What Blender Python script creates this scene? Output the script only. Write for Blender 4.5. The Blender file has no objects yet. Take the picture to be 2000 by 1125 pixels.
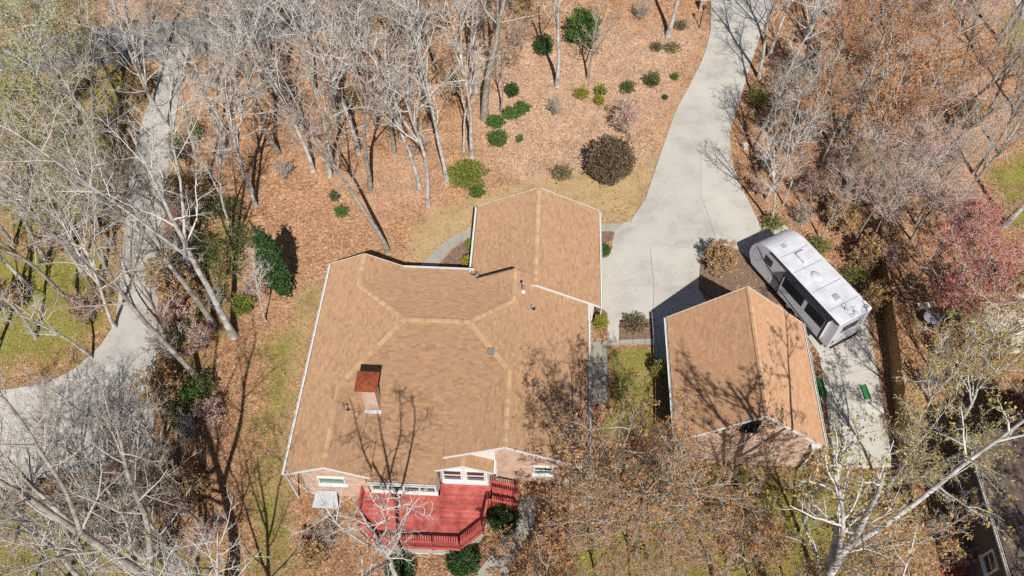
import bpy, bmesh, math, random
import numpy as np
from mathutils import Vector, Matrix

# ------------------------------------------------------------------ camera, sky, sun
SC = bpy.context.scene
COL = SC.collection
R = math.radians
CAM_H, FPX, PITCH = 46.0, 1580.0, R(54.5)
cam_d = bpy.data.cameras.new("camera")
cam_d.sensor_width = 36.0
cam_d.lens = FPX / 2000.0 * 36.0
cam_d.clip_end = 2000.0
cam = bpy.data.objects.new("camera", cam_d)
COL.objects.link(cam)
cam.location = (0, 0, CAM_H)
cam.rotation_euler = (math.pi / 2 - PITCH, 0, 0)
SC.camera = cam

SUN_EL, SHADOW_AZ = R(49.0), R(-8.5)          # shadows fall 8.5 degrees left of +Y
world = bpy.data.worlds.new("World")
SC.world = world
world.use_nodes = True
wn = world.node_tree.nodes
wl = world.node_tree.links
sky = wn.new("ShaderNodeTexSky")
sky.sky_type = 'NISHITA'
sky.sun_disc = False
sky.sun_elevation = SUN_EL
sky.sun_rotation = math.pi + SHADOW_AZ
bg = wn["Background"]
bg.inputs[1].default_value = 0.052
wl.new(sky.outputs[0], bg.inputs[0])
sun_d = bpy.data.lights.new("sun", 'SUN')
sun_d.energy = 4.6
sun_d.angle = R(0.5)
sun_d.color = (1.0, 0.95, 0.87)
sun = bpy.data.objects.new("sun", sun_d)
COL.objects.link(sun)
shadow_dir = Vector((math.sin(SHADOW_AZ) * math.cos(SUN_EL), math.cos(SHADOW_AZ) * math.cos(SUN_EL), -math.sin(SUN_EL)))
sun.rotation_euler = shadow_dir.to_track_quat('-Z', 'Y').to_euler()
sun.location = (10, -40, 60)
SC.view_settings.view_transform = 'Standard'
SC.view_settings.look = 'None'
SC.view_settings.exposure = 0.20
SC.view_settings.gamma = 1.0
SC.view_settings.use_curve_mapping = False
SC.cycles.max_bounces = 4
SC.cycles.diffuse_bounces = 2
SC.cycles.adaptive_threshold = 0.05
SC.cycles.adaptive_min_samples = 32
SC.cycles.use_denoising = False

# ------------------------------------------------------------------ survey helpers (photo reading -> metres)
CP, SP = math.cos(PITCH), math.sin(PITCH)
def P(x, y, z=0.0):
    a, b = (x - 1000.0) / FPX, (y - 562.5) / FPX
    d = (a, CP - b * SP, -SP - b * CP)
    t = (z - CAM_H) / d[2]
    return (d[0] * t, d[1] * t, z)
def G(x, y):                                   # the lot falls away gently behind the house
    t = np.clip((27.0 - y) / 12.0, 0, 1)
    return -1.35 * t * t * (3 - 2 * t)
def PG(x, y, dz=0.0):
    z = 0.0
    for _ in range(4):
        p = P(x, y, z)
        z = float(G(p[0], p[1])) + dz
    return P(x, y, z)
def pxm(x, y):                                 # pixels per metre there
    p = P(x, y)
    return FPX / (p[1] * CP + CAM_H * SP)
HB = R(2.8)
def LW(u, v, z=0.0):                           # house grid -> world
    return (u * math.cos(HB) + v * math.sin(HB), -u * math.sin(HB) + v * math.cos(HB), z)
def WL(x, y):
    return (x * math.cos(HB) - y * math.sin(HB), x * math.sin(HB) + y * math.cos(HB))
def GL(u, v):
    w = LW(u, v)
    return float(G(w[0], w[1]))

# ------------------------------------------------------------------ object helpers
def tag(o, label=None, cat=None, group=None, kind=None):
    if label: o["label"] = label
    if cat: o["category"] = cat
    if group: o["group"] = group
    if kind: o["kind"] = kind
    return o
def empty(name, loc, rz=0.0, label=None, cat=None, group=None):
    o = bpy.data.objects.new(name, None)
    o.empty_display_size = 0.3
    COL.objects.link(o)
    o.location = loc
    o.rotation_euler = (0, 0, rz)
    return tag(o, label, cat, group)
def link(name, me, parent=None, loc=(0, 0, 0), rz=0.0):
    o = bpy.data.objects.new(name, me)
    COL.objects.link(o)
    o.location = loc
    if rz: o.rotation_euler = (0, 0, rz)
    o.parent = parent
    return o
def copy_tree(o, parent=None):
    c = o.copy()
    COL.objects.link(c)
    c.parent = parent
    for ch in list(o.children):
        copy_tree(ch, c)
    return c
def mesh_np(name, V, F, mat, smooth=False, col=None):
    """V (n,3); F list of int arrays (m,k)"""
    me = bpy.data.meshes.new(name)
    V = np.asarray(V, dtype=np.float32)
    me.vertices.add(len(V))
    me.vertices.foreach_set("co", V.ravel())
    F = [np.asarray(f, dtype=np.int32) for f in F if len(f)]
    loops = np.concatenate([f.ravel() for f in F])
    tot = np.concatenate([np.full(len(f), f.shape[1], dtype=np.int32) for f in F])
    start = np.concatenate([[0], np.cumsum(tot)[:-1]]).astype(np.int32)
    me.loops.add(len(loops))
    me.loops.foreach_set("vertex_index", loops)
    me.polygons.add(len(tot))
    me.polygons.foreach_set("loop_start", start)
    me.polygons.foreach_set("loop_total", tot)
    me.polygons.foreach_set("use_smooth", np.full(len(tot), bool(smooth)))
    me.update(calc_edges=True)
    if col is not None:
        a = me.color_attributes.new("Col", 'FLOAT_COLOR', 'POINT')
        c = np.ones((len(V), 4), dtype=np.float32)
        c[:, :3] = col
        a.data.foreach_set("color", c.ravel())
    if mat: me.materials.append(mat)
    return me
class MB:
    """collects faces of one piece"""
    def __init__(s): s.v = []; s.f = []
    def add(s, vs, fs):
        o = len(s.v)
        s.v += [tuple(v) for v in vs]
        s.f += [tuple(i + o for i in f) for f in fs]
        return s
    def box(s, c, size, rz=0.0, M=None):
        hx, hy, hz = size[0] / 2, size[1] / 2, size[2] / 2
        vs = [Vector((x, y, z)) for z in (-hz, hz) for y in (-hy, hy) for x in (-hx, hx)]
        M = M or Matrix.Rotation(rz, 3, 'Z')
        vs = [M @ v + Vector(c) for v in vs]
        return s.add(vs, [(0, 2, 3, 1), (4, 5, 7, 6), (0, 1, 5, 4), (2, 6, 7, 3), (0, 4, 6, 2), (1, 3, 7, 5)])
    def bar(s, p, q, w, h):
        p, q = Vector(p), Vector(q)
        d = q - p
        L = d.length
        x = d.normalized()
        y = Vector((0, 0, 1)).cross(x)
        y = y.normalized() if y.length > 1e-4 else Vector((0, 1, 0))
        z = x.cross(y)
        M = Matrix((x, y, z)).transposed()
        return s.box((p + q) / 2, (L, w, h), M=M)
    def tube(s, p, q, r, r2=None, n=10, caps=True):
        p, q = Vector(p), Vector(q)
        r2 = r if r2 is None else r2
        x = (q - p).normalized()
        y = x.orthogonal().normalized()
        z = x.cross(y)
        vs = []
        for c, rr in ((p, r), (q, r2)):
            for i in range(n):
                a = 2 * math.pi * i / n
                vs.append(c + (y * math.cos(a) + z * math.sin(a)) * rr)
        fs = [(i, (i + 1) % n, n + (i + 1) % n, n + i) for i in range(n)]
        if caps: fs += [tuple(range(n - 1, -1, -1)), tuple(range(n, 2 * n))]
        return s.add(vs, fs)
    def prism(s, top, dz):
        """polygon (ccw from above) extruded down by dz (number or list of bottoms)"""
        n = len(top)
        bot = [(p[0], p[1], p[2] - dz) for p in top]
        return s.add(list(top) + bot, [tuple(range(n))] + [tuple(range(2 * n - 1, n - 1, -1))] +
                     [(i, n + i, n + (i + 1) % n, (i + 1) % n) for i in range(n)])
    def build(s, name, mat, parent=None, off=(0, 0, 0), bevel=0.0, smooth=False):
        me = bpy.data.meshes.new(name)
        me.from_pydata([(v[0] - off[0], v[1] - off[1], v[2] - off[2]) for v in s.v], [], s.f)
        bm = bmesh.new(); bm.from_mesh(me)
        bmesh.ops.recalc_face_normals(bm, faces=bm.faces)
        if bevel:
            bmesh.ops.bevel(bm, geom=bm.edges[:], offset=bevel, segments=1, affect='EDGES', clamp_overlap=True)
        bm.to_mesh(me); bm.free()
        if smooth: me.polygons.foreach_set("use_smooth", [True] * len(me.polygons))
        me.materials.append(mat)
        return link(name, me, parent)
def ccw(poly):
    a = sum(poly[i][0] * poly[(i + 1) % len(poly)][1] - poly[(i + 1) % len(poly)][0] * poly[i][1] for i in range(len(poly)))
    return poly if a > 0 else poly[::-1]
def inset(poly, d):
    poly = ccw(poly); n = len(poly); out = []
    for i in range(n):
        a, b, c = poly[i - 1], poly[i], poly[(i + 1) % n]
        e1 = Vector((b[0] - a[0], b[1] - a[1])).normalized(); e2 = Vector((c[0] - b[0], c[1] - b[1])).normalized()
        n1 = Vector((-e1.y, e1.x)); n2 = Vector((-e2.y, e2.x))
        m = n1 + n2
        k = d / max(0.35, 1 + n1.dot(n2)) 
        out.append((b[0] + m.x * k, b[1] + m.y * k) + tuple(b[2:]))
    return out
def inside(px, py, poly):
    c = np.zeros(np.shape(px), dtype=bool); n = len(poly); j = n - 1
    for i in range(n):
        xi, yi = poly[i][0], poly[i][1]; xj, yj = poly[j][0], poly[j][1]
        k = ((yi > py) != (yj > py)) & (px < (xj - xi) * (py - yi) / ((yj - yi) if yj != yi else 1e-9) + xi)
        c ^= k; j = i
    return c
def sdist(px, py, poly):                      # signed distance, + inside
    d = np.full(np.shape(px), 1e9); n = len(poly)
    for i in range(n):
        ax, ay = poly[i][0], poly[i][1]; bx, by = poly[(i + 1) % n][0], poly[(i + 1) % n][1]
        ex, ey = bx - ax, by - ay
        t = np.clip(((px - ax) * ex + (py - ay) * ey) / (ex * ex + ey * ey + 1e-9), 0, 1)
        d = np.minimum(d, np.hypot(px - ax - t * ex, py - ay - t * ey))
    return np.where(inside(px, py, poly), d, -d)

# ------------------------------------------------------------------ materials
def nodes(name):
    m = bpy.data.materials.new(name); m.use_nodes = True
    return m, m.node_tree.nodes, m.node_tree.links, m.node_tree.nodes["Principled BSDF"]
def ramp(n, stops):
    r = n.new("ShaderNodeValToRGB")
    el = r.color_ramp.elements
    while len(el) < len(stops): el.new(0.5)
    for e, (p, c) in zip(el, stops):
        e.position = p; e.color = (*c, 1)
    return r
def vary(n, l, b, src, amount):                 # every board or slab a little lighter or darker than the next
    oi = n.new("ShaderNodeObjectInfo"); mr = n.new("ShaderNodeMapRange"); mr.inputs[3].default_value = 1 - amount; mr.inputs[4].default_value = 1 + amount
    l.new(oi.outputs["Random"], mr.inputs[0]); vm = n.new("ShaderNodeVectorMath"); vm.operation = 'SCALE'
    l.new(src, vm.inputs[0]); l.new(mr.outputs[0], vm.inputs["Scale"]); l.new(vm.outputs[0], b.inputs["Base Color"])
def mat(name, c, rough=0.8, var=0.18, scale=3.0, bump=0.0, bscale=30.0, spec=0.3, metal=0.0, c2=None, coord='Object', piece=0.0):
    m, n, l, b = nodes(name)
    tc = n.new("ShaderNodeTexCoord")
    no = n.new("ShaderNodeTexNoise"); no.inputs["Scale"].default_value = scale; no.inputs["Detail"].default_value = 4; no.inputs["Roughness"].default_value = 0.65
    l.new(tc.outputs[coord], no.inputs["Vector"])
    lo = tuple(x * (1 - var) for x in c); hi = c2 or tuple(min(1, x * (1 + var)) for x in c)
    r = ramp(n, [(0.32, lo), (0.68, hi)])
    l.new(no.outputs["Fac"], r.inputs[0]); l.new(r.outputs[0], b.inputs["Base Color"])
    if piece: vary(n, l, b, r.outputs[0], piece)
    b.inputs["Roughness"].default_value = rough
    b.inputs["Specular IOR Level"].default_value = spec
    b.inputs["Metallic"].default_value = metal
    if bump:
        n2 = n.new("ShaderNodeTexNoise"); n2.inputs["Scale"].default_value = bscale; n2.inputs["Detail"].default_value = 5
        l.new(tc.outputs[coord], n2.inputs["Vector"])
        bp = n.new("ShaderNodeBump"); bp.inputs["Strength"].default_value = bump; bp.inputs["Distance"].default_value = 0.03
        l.new(n2.outputs["Fac"], bp.inputs["Height"]); l.new(bp.outputs[0], b.inputs["Normal"])
    return m
def attr_mat(name, rough=0.85, nscale=6.0, nvar=0.25, transl=0.0, spec=0.2, drough=0.0):
    """colour of each piece comes from its own Col attribute, with grain on top"""
    m, n, l, b = nodes(name)
    at = n.new("ShaderNodeAttribute"); at.attribute_name = "Col"
    tc = n.new("ShaderNodeTexCoord")
    no = n.new("ShaderNodeTexNoise"); no.inputs["Scale"].default_value = nscale; no.inputs["Detail"].default_value = 6
    l.new(tc.outputs["Object"], no.inputs["Vector"])
    mr = n.new("ShaderNodeMapRange"); mr.inputs[1].default_value = 0.3; mr.inputs[2].default_value = 0.7
    mr.inputs[3].default_value = 1 - nvar; mr.inputs[4].default_value = 1 + nvar
    l.new(no.outputs["Fac"], mr.inputs[0])
    mx = n.new("ShaderNodeVectorMath"); mx.operation = 'SCALE'
    l.new(at.outputs["Color"], mx.inputs[0]); l.new(mr.outputs[0], mx.inputs["Scale"])
    l.new(mx.outputs[0], b.inputs["Base Color"])
    b.inputs["Roughness"].default_value = rough; b.inputs["Specular IOR Level"].default_value = spec; b.inputs["Diffuse Roughness"].default_value = drough
    if transl:
        tr = n.new("ShaderNodeBsdfTranslucent"); l.new(mx.outputs[0], tr.inputs[0])
        ms = n.new("ShaderNodeMixShader"); ms.inputs[0].default_value = transl
        l.new(b.outputs[0], ms.inputs[1]); l.new(tr.outputs[0], ms.inputs[2])
        l.new(ms.outputs[0], n["Material Output"].inputs[0])
    return m
def plain(name, c):
    m, n, l, b = nodes(name)
    b.inputs["Base Color"].default_value = (*c, 1); b.inputs["Roughness"].default_value = 0.95; b.inputs["Specular IOR Level"].default_value = 0.1; b.inputs["Diffuse Roughness"].default_value = 0.6
    return m
def brick_mat(name, c1, c2, mortar, rz=False):
    m, n, l, b = nodes(name)
    tc = n.new("ShaderNodeTexCoord")
    sx = n.new("ShaderNodeSeparateXYZ"); l.new(tc.outputs["Object"], sx.inputs[0])
    ad = n.new("ShaderNodeMath"); ad.operation = 'ADD'; l.new(sx.outputs[0], ad.inputs[0]); l.new(sx.outputs[1], ad.inputs[1])
    cx = n.new("ShaderNodeCombineXYZ"); l.new(ad.outputs[0], cx.inputs[0]); l.new(sx.outputs[2], cx.inputs[1])
    br = n.new("ShaderNodeTexBrick")
    l.new(cx.outputs[0], br.inputs["Vector"])
    br.inputs["Color1"].default_value = (*c1, 1); br.inputs["Color2"].default_value = (*c2, 1); br.inputs["Mortar"].default_value = (*mortar, 1)
    br.inputs["Scale"].default_value = 1.0; br.inputs["Brick Width"].default_value = 0.215; br.inputs["Row Height"].default_value = 0.075
    br.inputs["Mortar Size"].default_value = 0.007
    no = n.new("ShaderNodeTexNoise"); no.inputs["Scale"].default_value = 1.3; no.inputs["Detail"].default_value = 6
    l.new(tc.outputs["Object"], no.inputs["Vector"])
    r = ramp(n, [(0.3, (0.72, 0.70, 0.68)), (0.7, (1.1, 1.08, 1.05))])
    l.new(no.outputs["Fac"], r.inputs[0])
    mx = n.new("ShaderNodeMix"); mx.data_type = 'RGBA'; mx.blend_type = 'MULTIPLY'; mx.inputs[0].default_value = 1.0
    l.new(br.outputs["Color"], mx.inputs[6]); l.new(r.outputs[0], mx.inputs[7])
    l.new(mx.outputs[2], b.inputs["Base Color"]); b.inputs["Roughness"].default_value = 0.9
    bp = n.new("ShaderNodeBump"); bp.inputs["Strength"].default_value = 0.5; bp.inputs["Distance"].default_value = 0.01; bp.invert = True
    l.new(br.outputs["Fac"], bp.inputs["Height"]); l.new(bp.outputs[0], b.inputs["Normal"])
    return m
def concrete_mat(name, c, stain):
    m, n, l, b = nodes(name)
    tc = n.new("ShaderNodeTexCoord")
    n1 = n.new("ShaderNodeTexNoise"); n1.inputs["Scale"].default_value = 0.35; n1.inputs["Detail"].default_value = 9; n1.inputs["Roughness"].default_value = 0.7
    n2 = n.new("ShaderNodeTexNoise"); n2.inputs["Scale"].default_value = 9.0; n2.inputs["Detail"].default_value = 6
    n3 = n.new("ShaderNodeTexVoronoi"); n3.inputs["Scale"].default_value = 0.38
    for k in (n1, n2, n3): l.new(tc.outputs["Object"], k.inputs["Vector"])
    r1 = ramp(n, [(0.3, tuple(x * 0.74 for x in c)), (0.5, c), (0.72, tuple(min(1, x * 1.12) for x in c))])
    l.new(n1.outputs["Fac"], r1.inputs[0])
    r2 = ramp(n, [(0.3, (0.95, 0.95, 0.95)), (0.7, (1.03, 1.03, 1.03))]); l.new(n2.outputs["Fac"], r2.inputs[0])
    mx = n.new("ShaderNodeMix"); mx.data_type = 'RGBA'; mx.blend_type = 'MULTIPLY'; mx.inputs[0].default_value = 1
    l.new(r1.outputs[0], mx.inputs[6]); l.new(r2.outputs[0], mx.inputs[7])
    r3 = ramp(n, [(0.0, (1, 1, 1)), (0.09, (0, 0, 0))]); l.new(n3.outputs["Distance"], r3.inputs[0])
    mx2 = n.new("ShaderNodeMix"); mx2.data_type = 'RGBA'
    ml = n.new("ShaderNodeMath"); ml.operation = 'MULTIPLY'; ml.inputs[1].default_value = 0.22; l.new(r3.outputs[0], ml.inputs[0])
    l.new(ml.outputs[0], mx2.inputs[0]); l.new(mx.outputs[2], mx2.inputs[6]); mx2.inputs[7].default_value = (*stain, 1)
    vary(n, l, b, mx2.outputs[2], 0.035); b.inputs["Roughness"].default_value = 0.9; b.inputs["Specular IOR Level"].default_value = 0.2
    return m
def ground_mat():
    m, n, l, b = nodes("leaf_litter_ground")
    tc = n.new("ShaderNodeTexCoord")
    at = n.new("ShaderNodeAttribute"); at.attribute_name = "Col"
    sep = n.new("ShaderNodeSeparateColor"); l.new(at.outputs["Color"], sep.inputs[0])
    def noise(s, d=6, ro=0.6):
        k = n.new("ShaderNodeTexNoise"); k.inputs["Scale"].default_value = s; k.inputs["Detail"].default_value = d; k.inputs["Roughness"].default_value = ro
        l.new(tc.outputs["Object"], k.inputs["Vector"]); return k.outputs["Fac"]
    vo = n.new("ShaderNodeTexVoronoi"); vo.inputs["Scale"].default_value = 11.0; l.new(tc.outputs["Object"], vo.inputs["Vector"])
    sv = n.new("ShaderNodeSeparateColor"); l.new(vo.outputs["Color"], sv.inputs[0])
    leaf = ramp(n, [(0.0, (0.18, 0.097, 0.057)), (0.3, (0.325, 0.178, 0.10)), (0.62, (0.395, 0.227, 0.132)), (0.88, (0.455, 0.285, 0.172)), (1.0, (0.57, 0.41, 0.285))])
    l.new(sv.outputs[0], leaf.inputs[0])
    pale = ramp(n, [(0.0, (0.27, 0.165, 0.105)), (0.35, (0.38, 0.24, 0.155)), (0.7, (0.45, 0.30, 0.205)), (1.0, (0.56, 0.42, 0.31))])
    l.new(sv.outputs[1], pale.inputs[0])
    tan = ramp(n, [(0.2, (0.25, 0.175, 0.085)), (0.5, (0.39, 0.285, 0.155)), (0.8, (0.50, 0.385, 0.235))]); l.new(noise(11, 5, 0.75), tan.inputs[0])
    grs = ramp(n, [(0.25, (0.10, 0.10, 0.025)), (0.45, (0.18, 0.19, 0.035)), (0.6, (0.30, 0.26, 0.09)), (0.75, (0.40, 0.31, 0.15))]); l.new(noise(7, 5, 0.75), grs.inputs[0])
    big = noise(0.45, 4, 0.65); mid = noise(1.6, 4, 0.65)
    def soft(ch, sharp=4.0):                       # zone edge broken up by noise
        a = n.new("ShaderNodeMath"); a.operation = 'ADD'; l.new(ch, a.inputs[0])
        s1 = n.new("ShaderNodeMath"); s1.operation = 'SUBTRACT'; l.new(big, s1.inputs[0]); s1.inputs[1].default_value = 0.5
        s2 = n.new("ShaderNodeMath"); s2.operation = 'SUBTRACT'; l.new(mid, s2.inputs[0]); s2.inputs[1].default_value = 0.5
        s3 = n.new("ShaderNodeMath"); s3.operation = 'ADD'; l.new(s1.outputs[0], s3.inputs[0]); l.new(s2.outputs[0], s3.inputs[1])
        l.new(s3.outputs[0], a.inputs[1])
        r = n.new("ShaderNodeMapRange"); r.inputs[1].default_value = 0.5 - 1 / sharp; r.inputs[2].default_value = 0.5 + 1 / sharp
        l.new(a.outputs[0], r.inputs[0]); return r.outputs[0]
    def mix(f, a, c):
        k = n.new("ShaderNodeMix"); k.data_type = 'RGBA'; l.new(f, k.inputs[0]); l.new(a, k.inputs[6]); l.new(c, k.inputs[7]); return k.outputs[2]
    c = mix(soft(sep.outputs[2]), leaf.outputs[0], pale.outputs[0])
    c = mix(soft(sep.outputs[1]), c, tan.outputs[0])
    c = mix(soft(sep.outputs[0]), c, grs.outputs[0])
    pr = ramp(n, [(0.25, (0.58, 0.57, 0.56)), (0.5, (0.95, 0.94, 0.93)), (0.75, (1.14, 1.13, 1.12))]); l.new(noise(0.55, 6, 0.75), pr.inputs[0])
    mm = n.new("ShaderNodeMix"); mm.data_type = 'RGBA'; mm.blend_type = 'MULTIPLY'; mm.inputs[0].default_value = 1
    l.new(c, mm.inputs[6]); l.new(pr.outputs[0], mm.inputs[7])
    l.new(mm.outputs[2], b.inputs["Base Color"]); b.inputs["Roughness"].default_value = 1.0; b.inputs["Specular IOR Level"].default_value = 0.05; b.inputs["Diffuse Roughness"].default_value = 1.0
    bp = n.new("ShaderNodeBump"); bp.inputs["Strength"].default_value = 0.9; bp.inputs["Distance"].default_value = 0.05
    l.new(vo.outputs["Distance"], bp.inputs["Height"]); l.new(bp.outputs[0], b.inputs["Normal"])
    return m
def glass_mat(name, c=(0.02, 0.025, 0.03), rough=0.06):
    m, n, l, b = nodes(name)
    b.inputs["Base Color"].default_value = (*c, 1); b.inputs["Roughness"].default_value = rough; b.inputs["Specular IOR Level"].default_value = 0.9
    return m
M = {
 'ground': ground_mat(),
 'concrete': concrete_mat("driveway_concrete", (0.50, 0.475, 0.43), (0.27, 0.22, 0.17)),
 'concrete2': concrete_mat("neighbour_concrete", (0.47, 0.45, 0.415), (0.25, 0.21, 0.17)),
 'walk': concrete_mat("walk_concrete", (0.37, 0.345, 0.30), (0.22, 0.18, 0.14)),
 'asphalt': mat("street_asphalt", (0.20, 0.20, 0.205), 0.95, 0.2, 1.0, 0.2),
 'mulch': mat("brown_mulch", (0.21, 0.14, 0.10), 1.0, 0.5, 8.0, 0.9, 25),
 'shingle': attr_mat("asphalt_shingle", 0.95, 22.0, 0.14, drough=1.0, spec=0.1),
 'deckroof': mat("roof_underlayer", (0.33, 0.21, 0.12), 0.95, 0.2, 3),
 'white': mat("white_trim_paint", (0.68, 0.68, 0.66), 0.5, 0.06, 4),
 'soffit': mat("cream_siding", (0.72, 0.70, 0.66), 0.6, 0.06, 3),
 'brick': brick_mat("pinkish_brick", (0.56, 0.34, 0.25), (0.68, 0.48, 0.37), (0.62, 0.54, 0.46)),
 'brick2': brick_mat("chimney_brick", (0.52, 0.35, 0.26), (0.66, 0.50, 0.40), (0.58, 0.50, 0.43)),
 'rust': mat("rusted_cap_metal", (0.26, 0.062, 0.026), 0.45, 0.35, 5, spec=0.5),
 'red': mat("red_deck_stain", (0.40, 0.07, 0.06), 0.8, 0.3, 1.3, c2=(0.56, 0.145, 0.12), piece=0.16),
 'redrail': mat("red_rail_stain", (0.38, 0.06, 0.05), 0.8, 0.25, 3.0, c2=(0.50, 0.12, 0.10), piece=0.12),
 'metal': mat("galvanised_metal", (0.36, 0.37, 0.40), 0.5, 0.15, 3, spec=0.4, metal=0.1),
 'black': mat("black_plastic", (0.02, 0.02, 0.022), 0.5, 0.1, 5),
 'glass': glass_mat("window_glass"),
 'greenglass': glass_mat("greenish_window_glass", (0.10, 0.22, 0.18), 0.12),
 'lattice': mat("grey_lattice", (0.42, 0.40, 0.36), 0.9, 0.3, 14),
 'rvside': mat("trailer_side_fibreglass", (0.62, 0.64, 0.72), 0.25, 0.04, 2, spec=0.5),
 'rvroof': mat("trailer_roof_membrane", (0.62, 0.63, 0.665), 0.4, 0.14, 1.2, spec=0.3),
 'rvgrey': mat("trailer_grey_decal", (0.08, 0.08, 0.11), 0.35, 0.1, 2),
 'rvpale': mat("trailer_pale_decal", (0.36, 0.37, 0.45), 0.35, 0.1, 2),
 'tyre': mat("tyre_rubber", (0.025, 0.025, 0.025), 0.85, 0.2, 6),
 'rim': mat("steel_rim", (0.6, 0.6, 0.62), 0.3, 0.05, 5, spec=0.5, metal=0.5),
 'fence': mat("weathered_cedar_fence", (0.30, 0.19, 0.08), 0.9, 0.35, 4, 0.3, 20, piece=0.2),
 'woodgrey': mat("grey_timber", (0.32, 0.26, 0.20), 0.9, 0.25, 4),
 'greenplastic': mat("green_plastic", (0.035, 0.17, 0.06), 0.5, 0.15, 4),
 'bark_pale': mat("pale_mottled_bark", (0.40, 0.375, 0.345), 0.9, 0.4, 1.6, 0.5, 12, c2=(0.70, 0.685, 0.66)),
 'bark_grey': mat("grey_bark", (0.26, 0.225, 0.19), 0.95, 0.35, 2.5, 0.6, 14, c2=(0.46, 0.42, 0.37)),
 'bark_dark': mat("brown_bark", (0.15, 0.115, 0.085), 0.95, 0.35, 2.5, 0.6, 14),
 'twig_pale': plain('pale_twigs', (0.60, 0.58, 0.55)),
 'twig_grey': plain('grey_twigs', (0.43, 0.385, 0.335)),
 'fine_pale': plain('fine_pale_twigs', (0.45, 0.405, 0.36)),
 'fine_grey': plain('fine_grey_twigs', (0.34, 0.295, 0.25)),
 'twig_pink': plain('pinkish_twigs', (0.57, 0.49, 0.45)),
 'twig_brown': plain('brown_twigs', (0.22, 0.16, 0.12)),
 'leaf': attr_mat("leaf_surface", 0.6, 1.0, 0.15, transl=0.3, spec=0.35),
 'drybuds': attr_mat("dry_leaf_and_bud_surface", 0.85, 1.0, 0.15, transl=0.3, spec=0.1),
 'litter': attr_mat("fallen_leaf_surface", 0.9, 1.0, 0.1, transl=0.1, spec=0.1),
 'shaded_wall': mat('shade_darkened_siding', (0.12, 0.10, 0.09), 0.9, 0.2, 3),  # siding colour darkened to carry the deep shade on the neighbour's wall
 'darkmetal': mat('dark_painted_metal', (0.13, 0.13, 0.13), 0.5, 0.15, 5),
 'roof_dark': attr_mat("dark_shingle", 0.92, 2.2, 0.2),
 'cream': mat("cream_stone", (0.62, 0.56, 0.46), 0.8, 0.15, 4),
}
# ------------------------------------------------------------------ paving (slabs with open joints)
PAVED = []
rnd = random.Random(5)
def slab(parent, pts, m, lift=0.05, name="concrete_slab", gap=0.010, thick=0.16):
    w = [PG(x, y) for x, y in pts]
    PAVED.append([(p[0], p[1]) for p in w])
    w = inset([(p[0], p[1], float(G(p[0], p[1])) + lift) for p in w], gap)
    mb = MB(); mb.prism(w, thick)
    return mb.build(name, m, parent)
def paving(name, m, polys, **k):
    root = tag(bpy.data.objects.new(name, None), kind="structure"); COL.objects.link(root)
    for q in polys: slab(root, q, m, **k)
    return root
def edge(tab, y):
    ys = [t[0] for t in tab]; xs = [t[1] for t in tab]
    return float(np.interp(y, ys, xs))
LE = [(-60, 1383), (0, 1388), (60, 1388), (110, 1375), (170, 1345), (215, 1320), (300, 1290), (395, 1258), (432, 1232)]
RE = [(-60, 1530), (0, 1510), (70, 1485), (130, 1465), (215, 1440), (260, 1425), (310, 1428), (350, 1440), (400, 1465), (445, 1487)]
def strip(LT, RT, ya, yb, xa=None, xb=None):
    """slab between two cross joints; ya/yb = (left y, right y); optional straight side instead of an edge"""
    n = 5
    left = [((xa(y) if xa else edge(LT, y)), y) for y in np.linspace(ya[0], yb[0], n)]
    right = [((xb(y) if xb else edge(RT, y)), y) for y in np.linspace(yb[1], ya[1], n)]
    return left + right
mid_x = lambda y: 1369.0
drive = [strip(LE, RE, (-60, -50), (12, 18)), strip(LE, RE, (12, 18), (98, 108)), strip(LE, RE, (98, 108), (186, 203)), strip(LE, RE, (186, 203), (270, 281)),
         strip(LE, RE, (270, 276), (392, 386), None, mid_x), strip(LE, RE, (276, 281), (386, 381), mid_x, None)]
drive += [
 [(1258, 392), (1369, 386), (1382, 417), (1401, 478), (1384, 483), (1367, 488), (1269, 479), (1195, 477), (1200, 452), (1215, 437), (1232, 432)],
 [(1369, 386), (1456, 381), (1470, 410), (1487, 445), (1463, 478), (1441, 487), (1420, 481), (1401, 478), (1382, 417)],
 [(1195, 477), (1269, 479), (1277, 559), (1173, 556), (1172, 507), (1188, 501), (1194, 490)],
 [(1269, 479), (1367, 488), (1384, 483), (1370, 502), (1366, 530), (1364, 562), (1277, 559)],
 [(1173, 556), (1277, 559), (1275, 623), (1210, 625), (1209, 664), (1186, 667), (1186, 612), (1174, 602)],
 [(1277, 559), (1364, 562), (1380, 590), (1310, 640), (1320, 712), (1282, 700), (1275, 623)],
]
paving("driveway", M['concrete'], drive)
pad = [
 [(1441, 487), (1463, 478), (1487, 445), (1535, 440), (1600, 520), (1532, 590), (1480, 526), (1462, 505)],
 [(1532, 590), (1600, 520), (1690, 600), (1700, 660), (1598, 690), (1568, 645)],
 [(1598, 690), (1700, 660), (1712, 718), (1607, 740)], [(1607, 740), (1712, 718), (1722, 775), (1614, 795)],
 [(1614, 795), (1722, 775), (1732, 840), (1620, 855)], [(1620, 855), (1732, 840), (1746, 912), (1626, 918)]]
paving("trailer_parking_strip", M['concrete'], pad)
paving("garden_walk", M['walk'], [
 [(1172, 437), (1215, 437), (1200, 452), (1172, 452)],
 [(1150, 668), (1186, 667), (1186, 672), (1186, 705), (1152, 705)], [(1152, 705), (1186, 705), (1186, 742), (1152, 742)], [(1152, 742), (1186, 742), (1186, 785), (1152, 785)],
 [(1186, 667), (1209, 664), (1212, 674), (1186, 675)], [(1209, 664), (1236, 663), (1236, 673), (1212, 674)], [(1236, 663), (1260, 662), (1260, 673), (1236, 673)], [(1260, 662), (1278, 661), (1279, 673), (1260, 673)]])
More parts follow.
